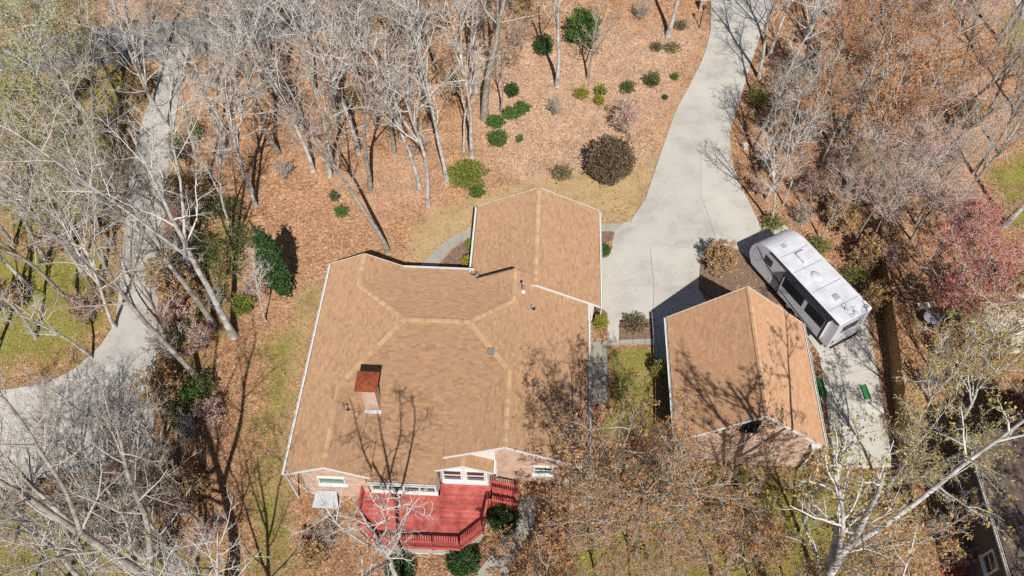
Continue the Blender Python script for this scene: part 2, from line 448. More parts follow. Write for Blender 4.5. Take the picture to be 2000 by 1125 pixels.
paving("front_walk", M['walk'], [
 [(930, 444), (904, 452), (900, 474), (928, 463)], [(904, 452), (872, 469), (880, 489), (900, 474)], [(872, 469), (846, 492), (862, 510), (880, 489)], [(846, 492), (812, 527), (852, 530), (862, 510)]])
paving("back_walk", M['walk'], [
 [(1008, 972), (1048, 972), (1048, 1000), (1012, 1000)], [(1012, 1000), (1048, 1000), (1040, 1032), (1004, 1024)], [(1004, 1024), (1040, 1032), (1018, 1066), (984, 1050)],
 [(984, 1050), (1018, 1066), (998, 1100), (958, 1084)], [(958, 1084), (998, 1100), (985, 1150), (925, 1128)]])
NL = [(90, 322), (120, 318), (200, 290), (280, 266), (330, 256), (480, 240), (590, 231), (640, 224)]
NR = [(90, 372), (120, 366), (200, 348), (300, 333), (430, 322), (560, 311), (690, 306), (800, 303), (930, 296)]
nb = [strip(NL, NR, (a, a), (b, b)) for a, b in ((92, 160), (160, 235), (235, 325), (325, 430), (430, 535), (535, 632))]
nb += [[(225, 632), (308, 632), (305, 715), (150, 718), (196, 676)], [(150, 718), (305, 715), (303, 790), (-70, 792), (-70, 775), (95, 748)],
       [(-70, 792), (150, 791), (150, 880), (-70, 890)], [(150, 791), (303, 790), (298, 872), (150, 880)], [(-70, 890), (150, 880), (120, 925), (-10, 955), (-70, 965)], [(150, 880), (298, 872), (294, 925), (120, 925)]]
paving("neighbour_driveway", M['concrete2'], nb)
paving("far_driveway", M['concrete2'], [[(68, -40), (128, -40), (108, 20), (70, 20)], [(70, 20), (108, 20), (112, 62), (60, 76)], [(15, 82), (45, 58), (60, 76), (30, 92)]])
paving("neighbour_patio", M['cream'], [[(1915, 590), (2060, 560), (2060, 640), (1930, 640)], [(1930, 640), (2060, 640), (2060, 690), (1965, 690)]])
paving("corner_patio", M['concrete2'], [[(1968, -30), (2050, -30), (2050, 40), (1995, 38)]])
MULCH = []
def sheet(name, pts, m, lift, label=None):
    w = ccw([PG(x, y) for x, y in pts])
    mb = MB(); mb.prism([(p[0], p[1], float(G(p[0], p[1])) + lift) for p in w], lift + 0.1)
    o = mb.build(name, m); tag(o, kind="structure"); (MULCH if 'mulch' in name else PAVED).append([(p[0], p[1]) for p in w]); return o
sheet("street", [(-120, 205), (0, 150), (150, 132), (350, 112), (420, 104), (560, 78), (720, 38), (840, -30), (560, -30), (420, 30), (200, 52), (90, 80), (-120, 118)], M['asphalt'], 0.03)
sheet("mulch_bed", [(858, 527), (868, 508), (884, 489), (902, 476), (926, 466), (921, 527)], M['mulch'], 0.04)
sheet("mulch_bed", [(1172, 453), (1199, 453), (1193, 470), (1172, 474)], M['mulch'], 0.04)
sheet("mulch_bed", [(1211, 627), (1274, 625), (1277, 660), (1210, 662)], M['mulch'], 0.04)
sheet("mulch_bed", [(1366, 530), (1371, 503), (1386, 485), (1418, 483), (1440, 489), (1462, 507), (1480, 528), (1530, 590), (1500, 600), (1470, 590), (1420, 610), (1364, 560)], M['mulch'], 0.04)
sheet("mulch_bed", [(1158, 598), (1184, 606), (1184, 645), (1156, 645)], M['mulch'], 0.045)
# kerb along the garage apron
kb = MB(); a, b = PG(1273, 613), PG(1282, 700)
kb.bar((a[0], a[1], a[2] + 0.05), (b[0], b[1], b[2] + 0.06), 0.14, 0.2); tag(kb.build("kerb", M['concrete']), kind="structure")

# ------------------------------------------------------------------ ground
HOUSE_FP = [LW(u, v)[:2] for u, v in ((-13.2, 17.6), (-13.2, 31.6), (-9, 31.5), (-3.9, 31.5), (-3.9, 37.9), (3.9, 37.9), (3.9, 30.4), (3.1, 30.4), (3.1, 19), (-2, 18.4), (-9, 17.7))]
def zone_poly(pts): return [PG(x, y)[:2] for x, y in pts]
GREEN = [(zone_poly(p), s, a) for p, s, a in [
 ([(-80, 470), (225, 470), (232, 560), (222, 640), (150, 705), (-80, 765)], 2.0, 0.8),
 ([(-80, 960), (120, 930), (300, 950), (430, 1100), (430, 1250), (-80, 1250)], 2.5, 0.70),
 ([(500, 660), (610, 580), (560, 930), (600, 1125), (600, 1250), (490, 1250), (470, 1000), (480, 800)], 1.8, 0.62),
 ([(1130, 880), (1330, 890), (1660, 915), (1745, 915), (1750, 1250), (1050, 1250)], 1.5, 0.72),
 ([(1187, 677), (1278, 676), (1290, 760), (1300, 850), (1150, 880), (1188, 790)], 0.5, 0.75),
 ([(1935, 330), (2100, 250), (2100, 480), (1960, 440)], 1.5, 0.95), ([(1960, 20), (2100, -40), (2100, 150), (1950, 120)], 1.5, 0.7),
 ([(-80, 150), (300, 110), (260, 300), (240, 470), (-80, 470)], 3.0, 0.72), ([(340, 430), (480, 420), (480, 640), (330, 900), (310, 700)], 2.0, 0.5), ([(1780, 560), (2100, 480), (2100, 800), (1800, 800)], 3, .4)]]
TAN = [(zone_poly(p), s, a) for p, s, a in [
 ([(800, 440), (860, 400), (930, 385), (1050, 345), (1130, 330), (1230, 330), (1285, 290), (1330, 180), (1400, 60), (1360, 220), (1262, 400), (1230, 445), (1170, 445), (1050, 470), (925, 450), (830, 530), (780, 520)], 1.2, 0.85),
 ([(570, 590), (630, 530), (660, 500), (640, 560), (560, 930), (600, 1130), (520, 1130), (530, 800)], 1.2, 0.75),
 ([(250, 330), (300, 300), (262, 560), (232, 600), (240, 480)], 0.8, 0.5), ([(330, 230), (370, 200), (350, 420), (320, 430)], 0.8, 0.8)]]
PALE = [(zone_poly(p), s, a) for p, s, a in [
 ([(920, 60), (1380, 40), (1340, 180), (1260, 390), (1050, 400), (950, 340), (920, 200)], 3.0, 0.92), ([(600, 340), (860, 260), (900, 400), (700, 430)], 2.0, 0.5), ([(1480, 60), (1960, 20), (1960, 420), (1700, 460), (1480, 420)], 3.0, 0.6)]]
def zone_masks(X, Y):
    out = []
    for zs in (GREEN, TAN, PALE):
        w = np.zeros_like(X)
        for poly, soft, amp in zs:
            w = np.maximum(w, amp * np.clip(0.5 + sdist(X, Y, poly) / (2 * soft), 0, 1))
        out.append(w)
    return out
xs = np.concatenate([[-400, -200, -120, -85], np.arange(-60, 60.1, 0.45), [85, 120, 200, 400]])
ys = np.concatenate([[-200, -80, -30, -8], np.arange(4, 78, 0.45), [90, 120, 180, 300, 500]])
X, Y = np.meshgrid(xs, ys)
Z = G(X, Y)
rg = np.random.default_rng(3)
paved_mask = np.zeros(X.shape)
for q in PAVED + MULCH: paved_mask = np.maximum(paved_mask, np.clip(0.5 + sdist(X, Y, q) / 0.6, 0, 1))
Z = Z + (1 - paved_mask) * rg.normal(0, 0.018, X.shape) - paved_mask * 0.07
ga, ta, pa = zone_masks(X, Y)
nx, ny = len(xs), len(ys)
ii = np.arange(nx * ny).reshape(ny, nx)
F = np.stack([ii[:-1, :-1].ravel(), ii[:-1, 1:].ravel(), ii[1:, 1:].ravel(), ii[1:, :-1].ravel()], 1)
me = mesh_np("ground", np.stack([X.ravel(), Y.ravel(), Z.ravel()], 1), [F], M['ground'], True, np.stack([ga.ravel(), ta.ravel(), pa.ravel()], 1))
tag(link("ground", me), kind="structure")

# fallen leaves: real curled leaves scattered over the litter
nl = 200000
lx = rg.uniform(-46, 46, nl); ly = 12 + 56 * rg.random(nl) ** 1.25
keep = np.ones(nl, bool)
for q in PAVED: keep &= ~inside(lx, ly, q) | (rg.random(nl) < 0.006)
for q in MULCH: keep &= ~inside(lx, ly, q) | (rg.random(nl) < 0.55)
keep &= ~inside(lx, ly, HOUSE_FP)
g2, t2, p2 = zone_masks(lx, ly)
drift = 0.5 + 0.5 * np.sin(lx * 0.9 + 2 * np.sin(ly * 0.5)) * np.cos(ly * 0.8 + 1.5 * np.sin(lx * 0.35))
keep &= rg.random(nl) > np.maximum(np.maximum(0.75 * g2, 0.55 * t2), 0.75 * (1 - drift))
lx, ly, g2, t2, p2 = lx[keep], ly[keep], g2[keep], t2[keep], p2[keep]
k = len(lx)
lz = G(lx, ly) + 0.045 + rg.random(k) * 0.02
ang = rg.uniform(0, 2 * np.pi, k); sz = rg.uniform(0.028, 0.056, k)
tl = rg.normal(0, 0.35, (k, 2))
c, s = np.cos(ang), np.sin(ang)
corner = [(-1, -0.7), (1, -0.7), (1, 0.7), (-1, 0.7)]
V = np.empty((k, 4, 3))
for j, (a, b) in enumerate(corner):
    V[:, j, 0] = lx + sz * (a * c - b * s); V[:, j, 1] = ly + sz * (a * s + b * c); V[:, j, 2] = lz + sz * (a * tl[:, 0] + b * tl[:, 1] + 0.25 * (a * b))
pal = np.array([(0.42, 0.225, 0.11), (0.35, 0.18, 0.088), (0.48, 0.29, 0.16), (0.25, 0.13, 0.07), (0.58, 0.41, 0.27)])
colr = pal[rg.integers(0, 5, k)] * rg.uniform(0.8, 1.1, (k, 1))
gray = np.array((0.49, 0.36, 0.26)) * rg.uniform(0.75, 1.2, (k, 1))
colr = np.where((rg.random(k) < 0.7 * p2)[:, None], gray, colr)
me = mesh_np("fallen_leaves", V.reshape(-1, 3), [np.arange(4 * k).reshape(k, 4)], M['litter'], False, np.repeat(colr, 4, 0))
tag(link("fallen_leaves", me), "brown and orange fallen leaves strewn over the wooded lot", "leaves", kind="stuff")
# ------------------------------------------------------------------ roofs made of shingles
SH = [(0.368, 0.230, 0.143), (0.381, 0.242, 0.151), (0.348, 0.215, 0.133), (0.371, 0.234, 0.146), (0.362, 0.228, 0.143), (0.405, 0.254, 0.150), (0.385, 0.235, 0.135), (0.330, 0.196, 0.112)]
EXPO, TABW = 0.143, 0.305
def plane_frame(poly):
    p = [Vector(q) for q in poly]
    n = Vector((0, 0, 0))
    for i in range(len(p)): n += (p[i] - p[0]).cross(p[(i + 1) % len(p)] - p[0])
    n.normalize()
    if n.z < 0: n = -n
    s = (Vector((0, 0, 1)) - n * n.z).normalized()      # up the slope
    e = s.cross(n)                                     # along the eave
    return p[0], e, s, n
def shingle_tabs(poly, rng, edge_in=0.0):
    o, e, s, n = plane_frame(poly)
    q = [((Vector(p) - o).dot(e), (Vector(p) - o).dot(s)) for p in poly]
    b0, b1 = min(t[1] for t in q), max(t[1] for t in q)
    tabs = []
    rows = int((b1 - b0) / EXPO) + 1
    for r in range(rows):
        lo = b0 + r * EXPO; hi = min(lo + EXPO, b1); m = (lo + hi) / 2
        xs_ = []
        for i in range(len(q)):
            (x0, y0), (x1, y1) = q[i], q[(i + 1) % len(q)]
            if (y0 > m) != (y1 > m): xs_.append(x0 + (m - y0) / (y1 - y0) * (x1 - x0))
        xs_.sort()
        for a, b in zip(xs_[::2], xs_[1::2]):
            x = a - TABW * (rng.random() * 0.3 + 0.5 * (r % 2))
            while x < b:
                w = TABW * (1.0 if rng.random() < 0.7 else rng.choice((0.6, 0.8, 1.25)))
                c0, c1 = max(x, a), min(x + w - 0.006, b)
                if c1 - c0 > 0.03: tabs.append((c0, c1, lo, hi, abs(c1 - c0 - (TABW - 0.006)) < 1e-6 and hi - lo > EXPO - 1e-6))
                x += w
    return (o, e, s, n), tabs
def tab_geo(o, e, s, n, c0, c1, lo, hi, lift):
    up = hi + 0.02
    f = lambda a, b, h: tuple(o + e * a + s * b + n * h)
    return [f(c0, lo, lift), f(c1, lo, lift), f(c1, up, 0.0045), f(c0, up, 0.0045), f(c0, lo, 0.002), f(c1, lo, 0.002)]
def shingle_roof(roof, planes, off, rng, best_plane=None, n_single=300, colours=SH, matl='shingle', near=None):
    """all tabs of a roof: the ones that show largest as single pieces, the rest joined"""
    V, C = [], []
    singles = []
    for ip, poly in enumerate(planes):
        fr, tabs = shingle_tabs(poly, rng)
        if ip == best_plane:
            full = [t for t in tabs if t[4]]
            full.sort(key=lambda t: abs((fr[0] + fr[1] * (t[0] + 0.15) + fr[2] * t[2] - Vector(near)).length))
            singles = [(fr, t) for t in full[:n_single]]
            pick = set(id(t) for _, t in singles)
            tabs = [t for t in tabs if id(t) not in pick]
        for t in tabs:
            V += tab_geo(*fr, *t[:4], rng.uniform(0.008, 0.012))
            c = rng.choice(colours); k = rng.uniform(0.93, 1.07)
            C += [tuple(x * k for x in c)] * 6
    n = len(V) // 6
    idx = np.arange(n)[:, None] * 6
    V = np.array(V) - np.array(off)
    me = mesh_np("shingles", V, [idx + np.array([[0, 1, 2, 3]]), idx + np.array([[4, 5, 1, 0]])], M[matl], False, np.array(C))
    o = link("shingles", me, roof); o["kind"] = "stuff"
    if singles:
        fr = singles[0][0]
        variants = []
        for i in range(10):
            c = np.array(colours[i % len(colours)]) * rng.uniform(0.88, 1.1)
            g = tab_geo(Vector((0, 0, 0)), fr[1], fr[2], fr[3], 0, TABW - 0.006, 0, EXPO, 0.0075 + 0.0003 * i)
            variants.append(mesh_np("shingle", g, [np.array([[0, 1, 2, 3], [4, 5, 1, 0]])], M[matl], False, np.tile(c, (6, 1))))
        for fr, t in singles:
            p = fr[0] + fr[1] * t[0] + fr[2] * t[2] - Vector(off)
            link("shingle", rng.choice(variants), roof, p)
def roof_deck(planes, off, parent, name="roof", thick=0.14):
    mb = MB()
    for poly in planes:
        mb.prism(ccw(list(poly)), thick)
    o = mb.build(name, M['deckroof'], parent, off)
    return o
def ridge_caps(roof, p, q, n1, n2, off, rng, step=0.27, lift=0.025, cols=None):
    """overlapping cap pieces from p (low end / start) to q; n1, n2 = normals of the two slopes"""
    p, q = Vector(p), Vector(q); d = (q - p).normalized(); L = (q - p).length
    ws = []
    for n in (n1, n2):
        w = d.cross(Vector(n)); w = w if w.z < 0 else -w
        ws.append(w.normalized())
    up = ((Vector(n1) + Vector(n2)).normalized())
    if d.z < -1e-3: p, q, d = q, p, -d
    cols = cols or [(0.445, 0.305, 0.178), (0.41, 0.272, 0.157), (0.47, 0.325, 0.195), (0.38, 0.245, 0.14)]
    N = max(1, int(round(L / step))); st = L / N
    meshes = []
    for i in range(4):
        vs = []
        for t, h in ((0.0, lift + 0.012), (st + 0.04, lift)):
            b = d * t + up * h
            vs += [b + ws[0] * 0.155, b, b + ws[1] * 0.155, b + ws[0] * 0.155 - up * (lift + 0.01), b - up * lift, b + ws[1] * 0.155 - up * (lift + 0.01)]
        f4 = [(0, 1, 7, 6), (1, 2, 8, 7), (3, 4, 1, 0), (4, 5, 2, 1), (3, 0, 6, 9), (2, 5, 11, 8)]
        meshes.append(mesh_np("ridge_cap", [tuple(v) for v in vs], [np.array(f4)], M['shingle'], False, np.tile(np.array(cols[i]), (12, 1))))
    for i in range(N):
        link("ridge_cap", rng.choice(meshes), roof, p + d * st * i - Vector(off))
def wall_run(mb, pts, zf, zb, thick=0.2, n=12):
    """walls along a polyline in house grid; the top follows zf(u, v)"""
    for (u0, v0), (u1, v1) in zip(pts[:-1], pts[1:]):
        d = Vector((u1 - u0, v1 - v0, 0)); L = d.length; d.normalize()
        nn = Vector((d.y, -d.x, 0)) * thick
        m = max(1, int(L / 0.4))
        top = [(u0 + (u1 - u0) * i / m, v0 + (v1 - v0) * i / m) for i in range(m + 1)]
        A = [Vector((a, b, zf(a, b))) for a, b in top]
        B = [Vector((a, b, zb)) for a, b in top]
        vs = A + B + [x + nn for x in A] + [x + nn for x in B]
        k = m + 1; fs = []
        for i in range(m):
            fs += [(i, i + 1, k + i + 1, k + i), (2 * k + i, 3 * k + i, 3 * k + i + 1, 2 * k + i + 1), (i, 2 * k + i, 2 * k + i + 1, i + 1)]
        fs += [(0, k, 3 * k, 2 * k), (m, 2 * k + m, 3 * k + m, k + m)]
        mb.add(vs, fs)
def window(parent, off, c, w, h, face, panes=1, sash=True, pane_mat='glass', frame_mat='white', fw=0.09, name="window"):
    """c = centre on the wall face, face = outward direction angle in house grid; frame with panes"""
    d = Vector((math.cos(face), math.sin(face), 0)); t = Vector((-d.y, d.x, 0)); c = Vector(c)
    mt = Matrix((t, -d, Vector((0, 0, 1)))).transposed()
    fr = MB()
    fr.box(c + Vector((0, 0, h / 2 - fw / 2)) + d * 0.03, (w, 0.12, fw), M=mt)
    fr.box(c - Vector((0, 0, h / 2 - fw / 2)) + d * 0.03, (w, 0.12, fw), M=mt)
    for k in range(panes + 1):
        x = -w / 2 + fw / 2 + (w - fw) * k / panes
        fr.box(c + t * x + d * 0.03, (fw, 0.12, h - 2 * fw), M=mt)
    if sash: fr.box(c + d * 0.02, (w - 2 * fw, 0.07, 0.05), M=mt)
    sill = MB(); sill.box(c - Vector((0, 0, h / 2 + 0.035)) + d * 0.08, (w + 0.12, 0.2, 0.06), M=mt)
    f = fr.build(name, M[frame_mat], parent, off)
    sill.build("sill", M[frame_mat], f, off)
    pw = (w - fw) / panes - fw
    for k in range(panes):
        x = -w / 2 + fw + pw / 2 + ((w - fw) / panes) * k
        for zz, hh in (((h - 2 * fw) / 4, (h - 2 * fw) / 2 - 0.03), (-(h - 2 * fw) / 4, (h - 2 * fw) / 2 - 0.03)) if sash else ((0, h - 2 * fw),):
            pb = MB(); pb.box(c + t * x + Vector((0, 0, zz)) - d * 0.0, (pw, 0.03, hh), M=mt); pb.build("pane", M[pane_mat], f, off)
    return f

rng = random.Random(11)
HO = (-5.0, 24.5, 0.0)
house = empty("brick_house", LW(*HO), -HB, "large brick house with sprawling tan shingle roof and rusty capped chimney", "house")
WN = {'W': Vector((-.5, 0, 1)).normalized(), 'E': Vector((.5, 0, 1)).normalized(), 'N': Vector((0, .5, 1)).normalized(), 'S': Vector((0, -.5, 1)).normalized()}
def ZR(u, v):
    z = -9.0
    if 17.2 < v < 32.06: 
        zc = min(6 - abs(v - 25.95) * .5, 3 + (u + 13.62) * .5, 2.35 + (3.49 - u) * .5)
        if v > 19.9 or (-9.3 < u < -5.1): z = max(z, zc)
        if -13.7 < u < -8.8: z = max(z, 4.2 - abs(u + 11.22) * .5)
    if 18.6 < v < 30.95 and -4.85 < u < 3.6: z = max(z, 4.75 - abs(u + 1.31) * .5)
    if 30.0 <= v < 38.4 and -4.4 < u < 4.4: z = max(z, 4.29 - abs(u) * .5)
    return z
planes = {
 'S': [(-7.62, 25.95, 6), (-11.22, 22.35, 4.2), (-8.82, 19.95, 3.0), (-9.2, 19.95, 3.0), (-9.2, 17.5, 1.775), (-5.2, 17.5, 1.775), (-5.2, 18.62, 2.335), (-4.6, 18.62, 2.335), (-4.6, 19.9, 2.975), (-4.81, 19.95, 3.0), (-1.31, 23.45, 4.75), (-3.81, 25.95, 6)],
 'W': [(-13.62, 17.22, 3), (-11.22, 17.22, 4.2), (-11.22, 22.35, 4.2), (-7.62, 25.95, 6), (-11.22, 29.55, 4.2), (-11.22, 32.05, 4.2), (-13.62, 32.05, 3)],
 'WiN': [(-11.22, 29.55, 4.2), (-8.82, 31.95, 3), (-8.82, 32.05, 3), (-11.22, 32.05, 4.2)],
 'N': [(-7.62, 25.95, 6), (-3.81, 25.95, 6), (-1.31, 28.45, 4.75), (-4.4, 31.54, 3.205), (-4.4, 31.95, 3), (-8.82, 31.95, 3), (-11.22, 29.55, 4.2)],
 'EiN': [(-1.31, 28.45, 4.75), (-1.31, 30.9, 4.75), (-3.76, 30.9, 3.525)],
 'E': [(3.49, 18.65, 2.35), (3.49, 30.3, 2.35), (0.4, 30.3, 3.895), (0.4, 30.9, 3.895), (-1.31, 30.9, 4.75), (-1.31, 28.45, 4.75), (-3.81, 25.95, 6), (-1.31, 23.45, 4.75), (-1.31, 18.65, 4.75)],
 'WiS': [(-11.22, 22.35, 4.2), (-11.22, 17.22, 4.2), (-8.82, 17.22, 3), (-8.82, 19.95, 3)],
 'EiS': [(-1.31, 23.45, 4.75), (-4.81, 19.95, 3), (-4.81, 18.65, 3), (-1.31, 18.65, 4.75)],
 'GE': [(4.33, 30.05, 2.125), (4.33, 38.35, 2.125), (0, 38.35, 4.29), (0, 30.05, 4.29)],
}
planes['GW'] = [(-4.33, 31.2, 2.125), (-2.2, 30.4, 3.19), (-0.6, 30.3, 3.99), (-0.3, 30.05, 4.14), (0, 30.05, 4.29), (0, 38.35, 4.29), (-4.33, 38.35, 2.125)]
PL = list(planes.values())
# small white gable over the deck
bz = 2.12; bpk = 2.92
BW = [(-5.35, 18.2, bz), (-3.7, 18.2, bpk), (-3.7, 19.05, bpk), (-5.35, 19.05, bz)]
BE = [(-2.0, 18.2, bz), (-2.0, 19.05, bz), (-3.7, 19.05, bpk), (-3.7, 18.2, bpk)]
roof = roof_deck(PL + [BW, BE], HO, house)
shingle_roof(roof, PL + [BW, BE], HO, rng, best_plane=0, near=(-6.3, 20.0, 3.0))
RG = [((-11.22, 32.05, 4.2), (-11.22, 29.55, 4.2), 'W', 'E'), ((-11.22, 29.55, 4.2), (-7.62, 25.95, 6), 'W', 'N'), ((-7.62, 25.95, 6), (-3.81, 25.95, 6), 'N', 'S'),
      ((-1.31, 28.45, 4.75), (-3.81, 25.95, 6), 'E', 'N'), ((-1.31, 30.9, 4.75), (-1.31, 28.45, 4.75), 'W', 'E'), ((-11.22, 22.35, 4.2), (-7.62, 25.95, 6), 'W', 'S'),
      ((-1.31, 23.45, 4.75), (-3.81, 25.95, 6), 'E', 'S'), ((-11.22, 17.22, 4.2), (-11.22, 22.35, 4.2), 'W', 'E'), ((-1.31, 18.65, 4.75), (-1.31, 23.45, 4.75), 'W', 'E'),
      ((0, 38.35, 4.29), (0, 30.3, 4.29), 'W', 'E'), ((-3.7, 18.2, bpk), (-3.7, 19.05, bpk), 'W', 'E')]
for p, q, a, b in RG:
    vent = abs(p[2] - q[2]) < 1e-6
    ridge_caps(roof, p, q, WN[a], WN[b], HO, rng, lift=0.055 if vent else 0.022)
# trim: gutters along the eaves, boards up the rakes
def trim(name, p, q, w, h, parent=house, m='white', off=HO):
    mb = MB(); mb.bar(p, q, w, h); return mb.build(name, M[m], parent, off)
def gutter(p, q, out, parent=house, off=HO):
    """open trough with a back, a floor and a rolled front edge"""
    p, q, o = Vector(p), Vector(q), Vector(out)
    mb = MB()
    mb.bar(p + o * 0.02, q + o * 0.02, 0.02, 0.13); mb.bar(p + o * 0.075 - Vector((0, 0, .06)), q + o * 0.075 - Vector((0, 0, .06)), 0.13, 0.015); mb.bar(p + o * 0.14, q + o * 0.14, 0.02, 0.125)
    g = mb.build("gutter", M['white'], parent, off)
    L = (q - p).length; d = (q - p).normalized()
    for i in range(1, int(L / 0.9)):
        hb = MB(); c = p + d * (0.9 * i) + o * 0.08 + Vector((0, 0, .055)); e = o * 0.075
        hb.bar(c - e, c + e, 0.03, 0.012); hb.build("gutter_hanger", M['white'], g, off)
    return g
gutter((-13.66, 17.2, 2.93), (-13.66, 32.07, 2.93), (-1, 0, 0)); gutter((3.53, 18.63, 2.28), (3.53, 29.75, 2.28), (1, 0, 0))
gutter((-8.95, 31.99, 2.93), (-4.1, 31.99, 2.93), (0, 1, 0)); gutter((-4.37, 32.0, 2.05), (-4.37, 38.37, 2.05), (-1, 0, 0)); gutter((4.37, 30.03, 2.05), (4.37, 38.37, 2.05), (1, 0, 0))
gutter((-9.2, 17.46, 1.71), (-5.2, 17.46, 1.71), (0, -1, 0)); gutter((-1.97, 18.2, 2.06), (-1.97, 19.0, 2.06), (1, 0, 0))
def rake(a, b, c, dv):                        # a eave, b peak, c eave: boards just proud of the roof edge
    for p, q in ((a, b), (b, c)):
        trim("rake_board", (p[0], p[1] + dv, p[2] - 0.06), (q[0], q[1] + dv, q[2] - 0.06), 0.035, 0.17)
rake((-13.62, 17.22, 3), (-11.22, 17.22, 4.2), (-8.82, 17.22, 3), -0.02); rake((-13.62, 32.05, 3), (-11.22, 32.05, 4.2), (-8.82, 32.05, 3), 0.02)
rake((-4.81, 18.65, 3), (-1.31, 18.65, 4.75), (3.49, 18.65, 2.35), -0.02); rake((-4.33, 38.35, 2.125), (0, 38.35, 4.29), (4.33, 38.35, 2.125), 0.02)
rake((-5.35, 18.2, bz), (-3.7, 18.2, bpk), (-2.0, 18.2, bz), -0.02)
trim("rake_board", (-0.45, 30.02, 4.03), (0, 30.02, 4.25), 0.035, 0.17); trim("rake_board", (0, 30.02, 4.25), (4.33, 30.02, 2.085), 0.035, 0.17)
rake_shade = MB(); rake_shade.bar((-1.31, 30.93, 4.69), (-3.76, 30.93, 3.46), 0.04, 0.2); rake_shade.build("rake_board", M['bark_dark'], house, HO)  # dark colour on this board paints in the shadow line beyond the rake
# walls
wz = lambda u, v: max(ZR(u, v) - 0.16, 1.5)
mb = MB()
wall_run(mb, [(-13.2, 17.65), (-13.2, 31.6), (-9.2, 31.6), (-9.2, 31.5), (-3.95, 31.5), (-3.95, 37.95), (3.95, 37.95), (3.95, 30.4)], wz, -1.9)
wall_run(mb, [(3.1, 29.9), (3.1, 19.05), (-1.9, 19.05)], wz, -1.9)
wall_run(mb, [(-9.35, 17.65), (-13.2, 17.65)], wz, -2.2)
wall_run(mb, [(-9.3, 17.75), (-9.3, 20.0)], lambda u, v: ZR(-9.25, v) - 0.2, -1.9)
mb.build("wall", M['brick'], house, HO)
mb = MB()
mb.add([(-4.75, 19.0, 2.8), (-1.9, 19.0, 2.0), (-1.9, 19.0, 4.25), (-4.75, 19.0, 2.85), (-4.75, 19.1, 2.8), (-1.9, 19.1, 2.0), (-1.9, 19.1, 4.25), (-4.75, 19.1, 2.85)],
       [(0, 1, 2, 3), (7, 6, 5, 4), (0, 4, 5, 1), (1, 5, 6, 2), (2, 6, 7, 3), (3, 7, 4, 0)])
mb.build("gable_siding", M['soffit'], house, HO)
mb = MB()                                      # white garage fascia return above the lower roof
wall_run(mb, [(3.95, 30.3), (3.1, 30.3)], lambda u, v: 4.29 - abs(u) * .5 - 0.16, -0.3, 0.12); mb.build("gable_siding", M['soffit'], house, HO)
DZ = -0.30                                     # deck level
mb = MB()
wall_run(mb, [(-2.2, 19.0), (-2.2, 18.4), (-5.1, 18.4), (-5.1, 19.0)], lambda u, v: min(bz + 0.03 + (1.6 - abs(u + 3.7)) * (bpk - bz) / 1.68, bpk) - 0.1, DZ - 0.2, 0.15)
mb.build("bay_wall", M['white'], house, HO)
for cu in (-4.38, -3.02): window(house, HO, (cu, 18.4, 1.15), 1.15, 1.55, -math.pi / 2, 1, True)
mb = MB(); wall_run(mb, [(-5.25, 18.6), (-5.25, 17.75), (-9.2, 17.75)], lambda u, v: 1.62, DZ - 0.1, 0.12); mb.build("sunroom_wall", M['white'], house, HO)
window(house, HO, (-7.22, 17.72, 0.72), 3.85, 1.5, -math.pi / 2, 4, False, fw=0.1, name="sunroom_window")
window(house, HO, (-11.3, 17.63, 1.35), 1.6, 1.0, -math.pi / 2, 1, False, 'greenglass')
window(house, HO, (0.9, 19.03, 0.95), 1.15, 1.1, -math.pi / 2, 1, True)
window(house, HO, (3.12, 23.5, 1.1), 1.2, 1.0, 0.0, 1, True); window(house, HO, (-13.22, 24.0, 1.4), 1.4, 1.2, math.pi, 1, True)
window(house, HO, (-6.5, 31.52, 1.3), 1.6, 1.3, math.pi / 2, 2, True)
aw = MB(); aw.add([(-12.55, 17.63, -0.35), (-11.35, 17.63, -0.35), (-11.15, 16.75, -0.85), (-12.75, 16.75, -0.85), (-12.55, 17.63, -0.42), (-11.35, 17.63, -0.42), (-11.15, 16.75, -0.93), (-12.75, 16.75, -0.93)],
                  [(0, 1, 2, 3), (7, 6, 5, 4), (0, 4, 5, 1), (1, 5, 6, 2), (2, 6, 7, 3), (3, 7, 4, 0)])
a_ = aw.build("door_awning", M['metal'], house, HO); a_["label"] = "grey metal awning over the basement door"
for k in range(7):
    x = -12.4 + 0.165 * k; sb = MB(); sb.bar((x, 17.62, -0.335), (x * 1.0 + (x + 11.95) * 0.3, 16.76, -0.835), 0.025, 0.02); sb.build("awning_rib", M['metal'], a_, HO)
dr = MB(); dr.box((-11.95, 17.62, -1.5), (0.9, 0.06, 1.1)); dr.build("basement_door", M['woodgrey'], house, HO)
# chimney
cu, cv = -9.12, 21.45
ch = MB(); ch.box((cu, cv, 4.7), (0.80, 0.72, 3.4)); chim = ch.build("chimney", M['brick2'], house, HO)
fl = MB(); fl.add([(cu - .5, cv - .52, ZR(cu, cv - .52) + .03), (cu + .5, cv - .52, ZR(cu, cv - .52) + .03), (cu + .5, cv - .34, ZR(cu, cv - .34) + .05), (cu - .5, cv - .34, ZR(cu, cv - .34) + .05),
                  (cu - .5, cv - .52, ZR(cu, cv - .52)), (cu + .5, cv - .52, ZR(cu, cv - .52)), (cu + .5, cv - .34, ZR(cu, cv - .34)), (cu - .5, cv - .34, ZR(cu, cv - .34))], [(0, 1, 2, 3), (0, 4, 5, 1), (1, 5, 6, 2), (3, 7, 4, 0)])
fl.build("flashing", M['metal'], chim, HO)
cp = MB(); h = 0.62; zt = 6.42
cp.prism([(cu - h, cv - h, zt), (cu + h, cv - h, zt), (cu + h, cv + h, zt), (cu - h, cv + h, zt)], 0.10)
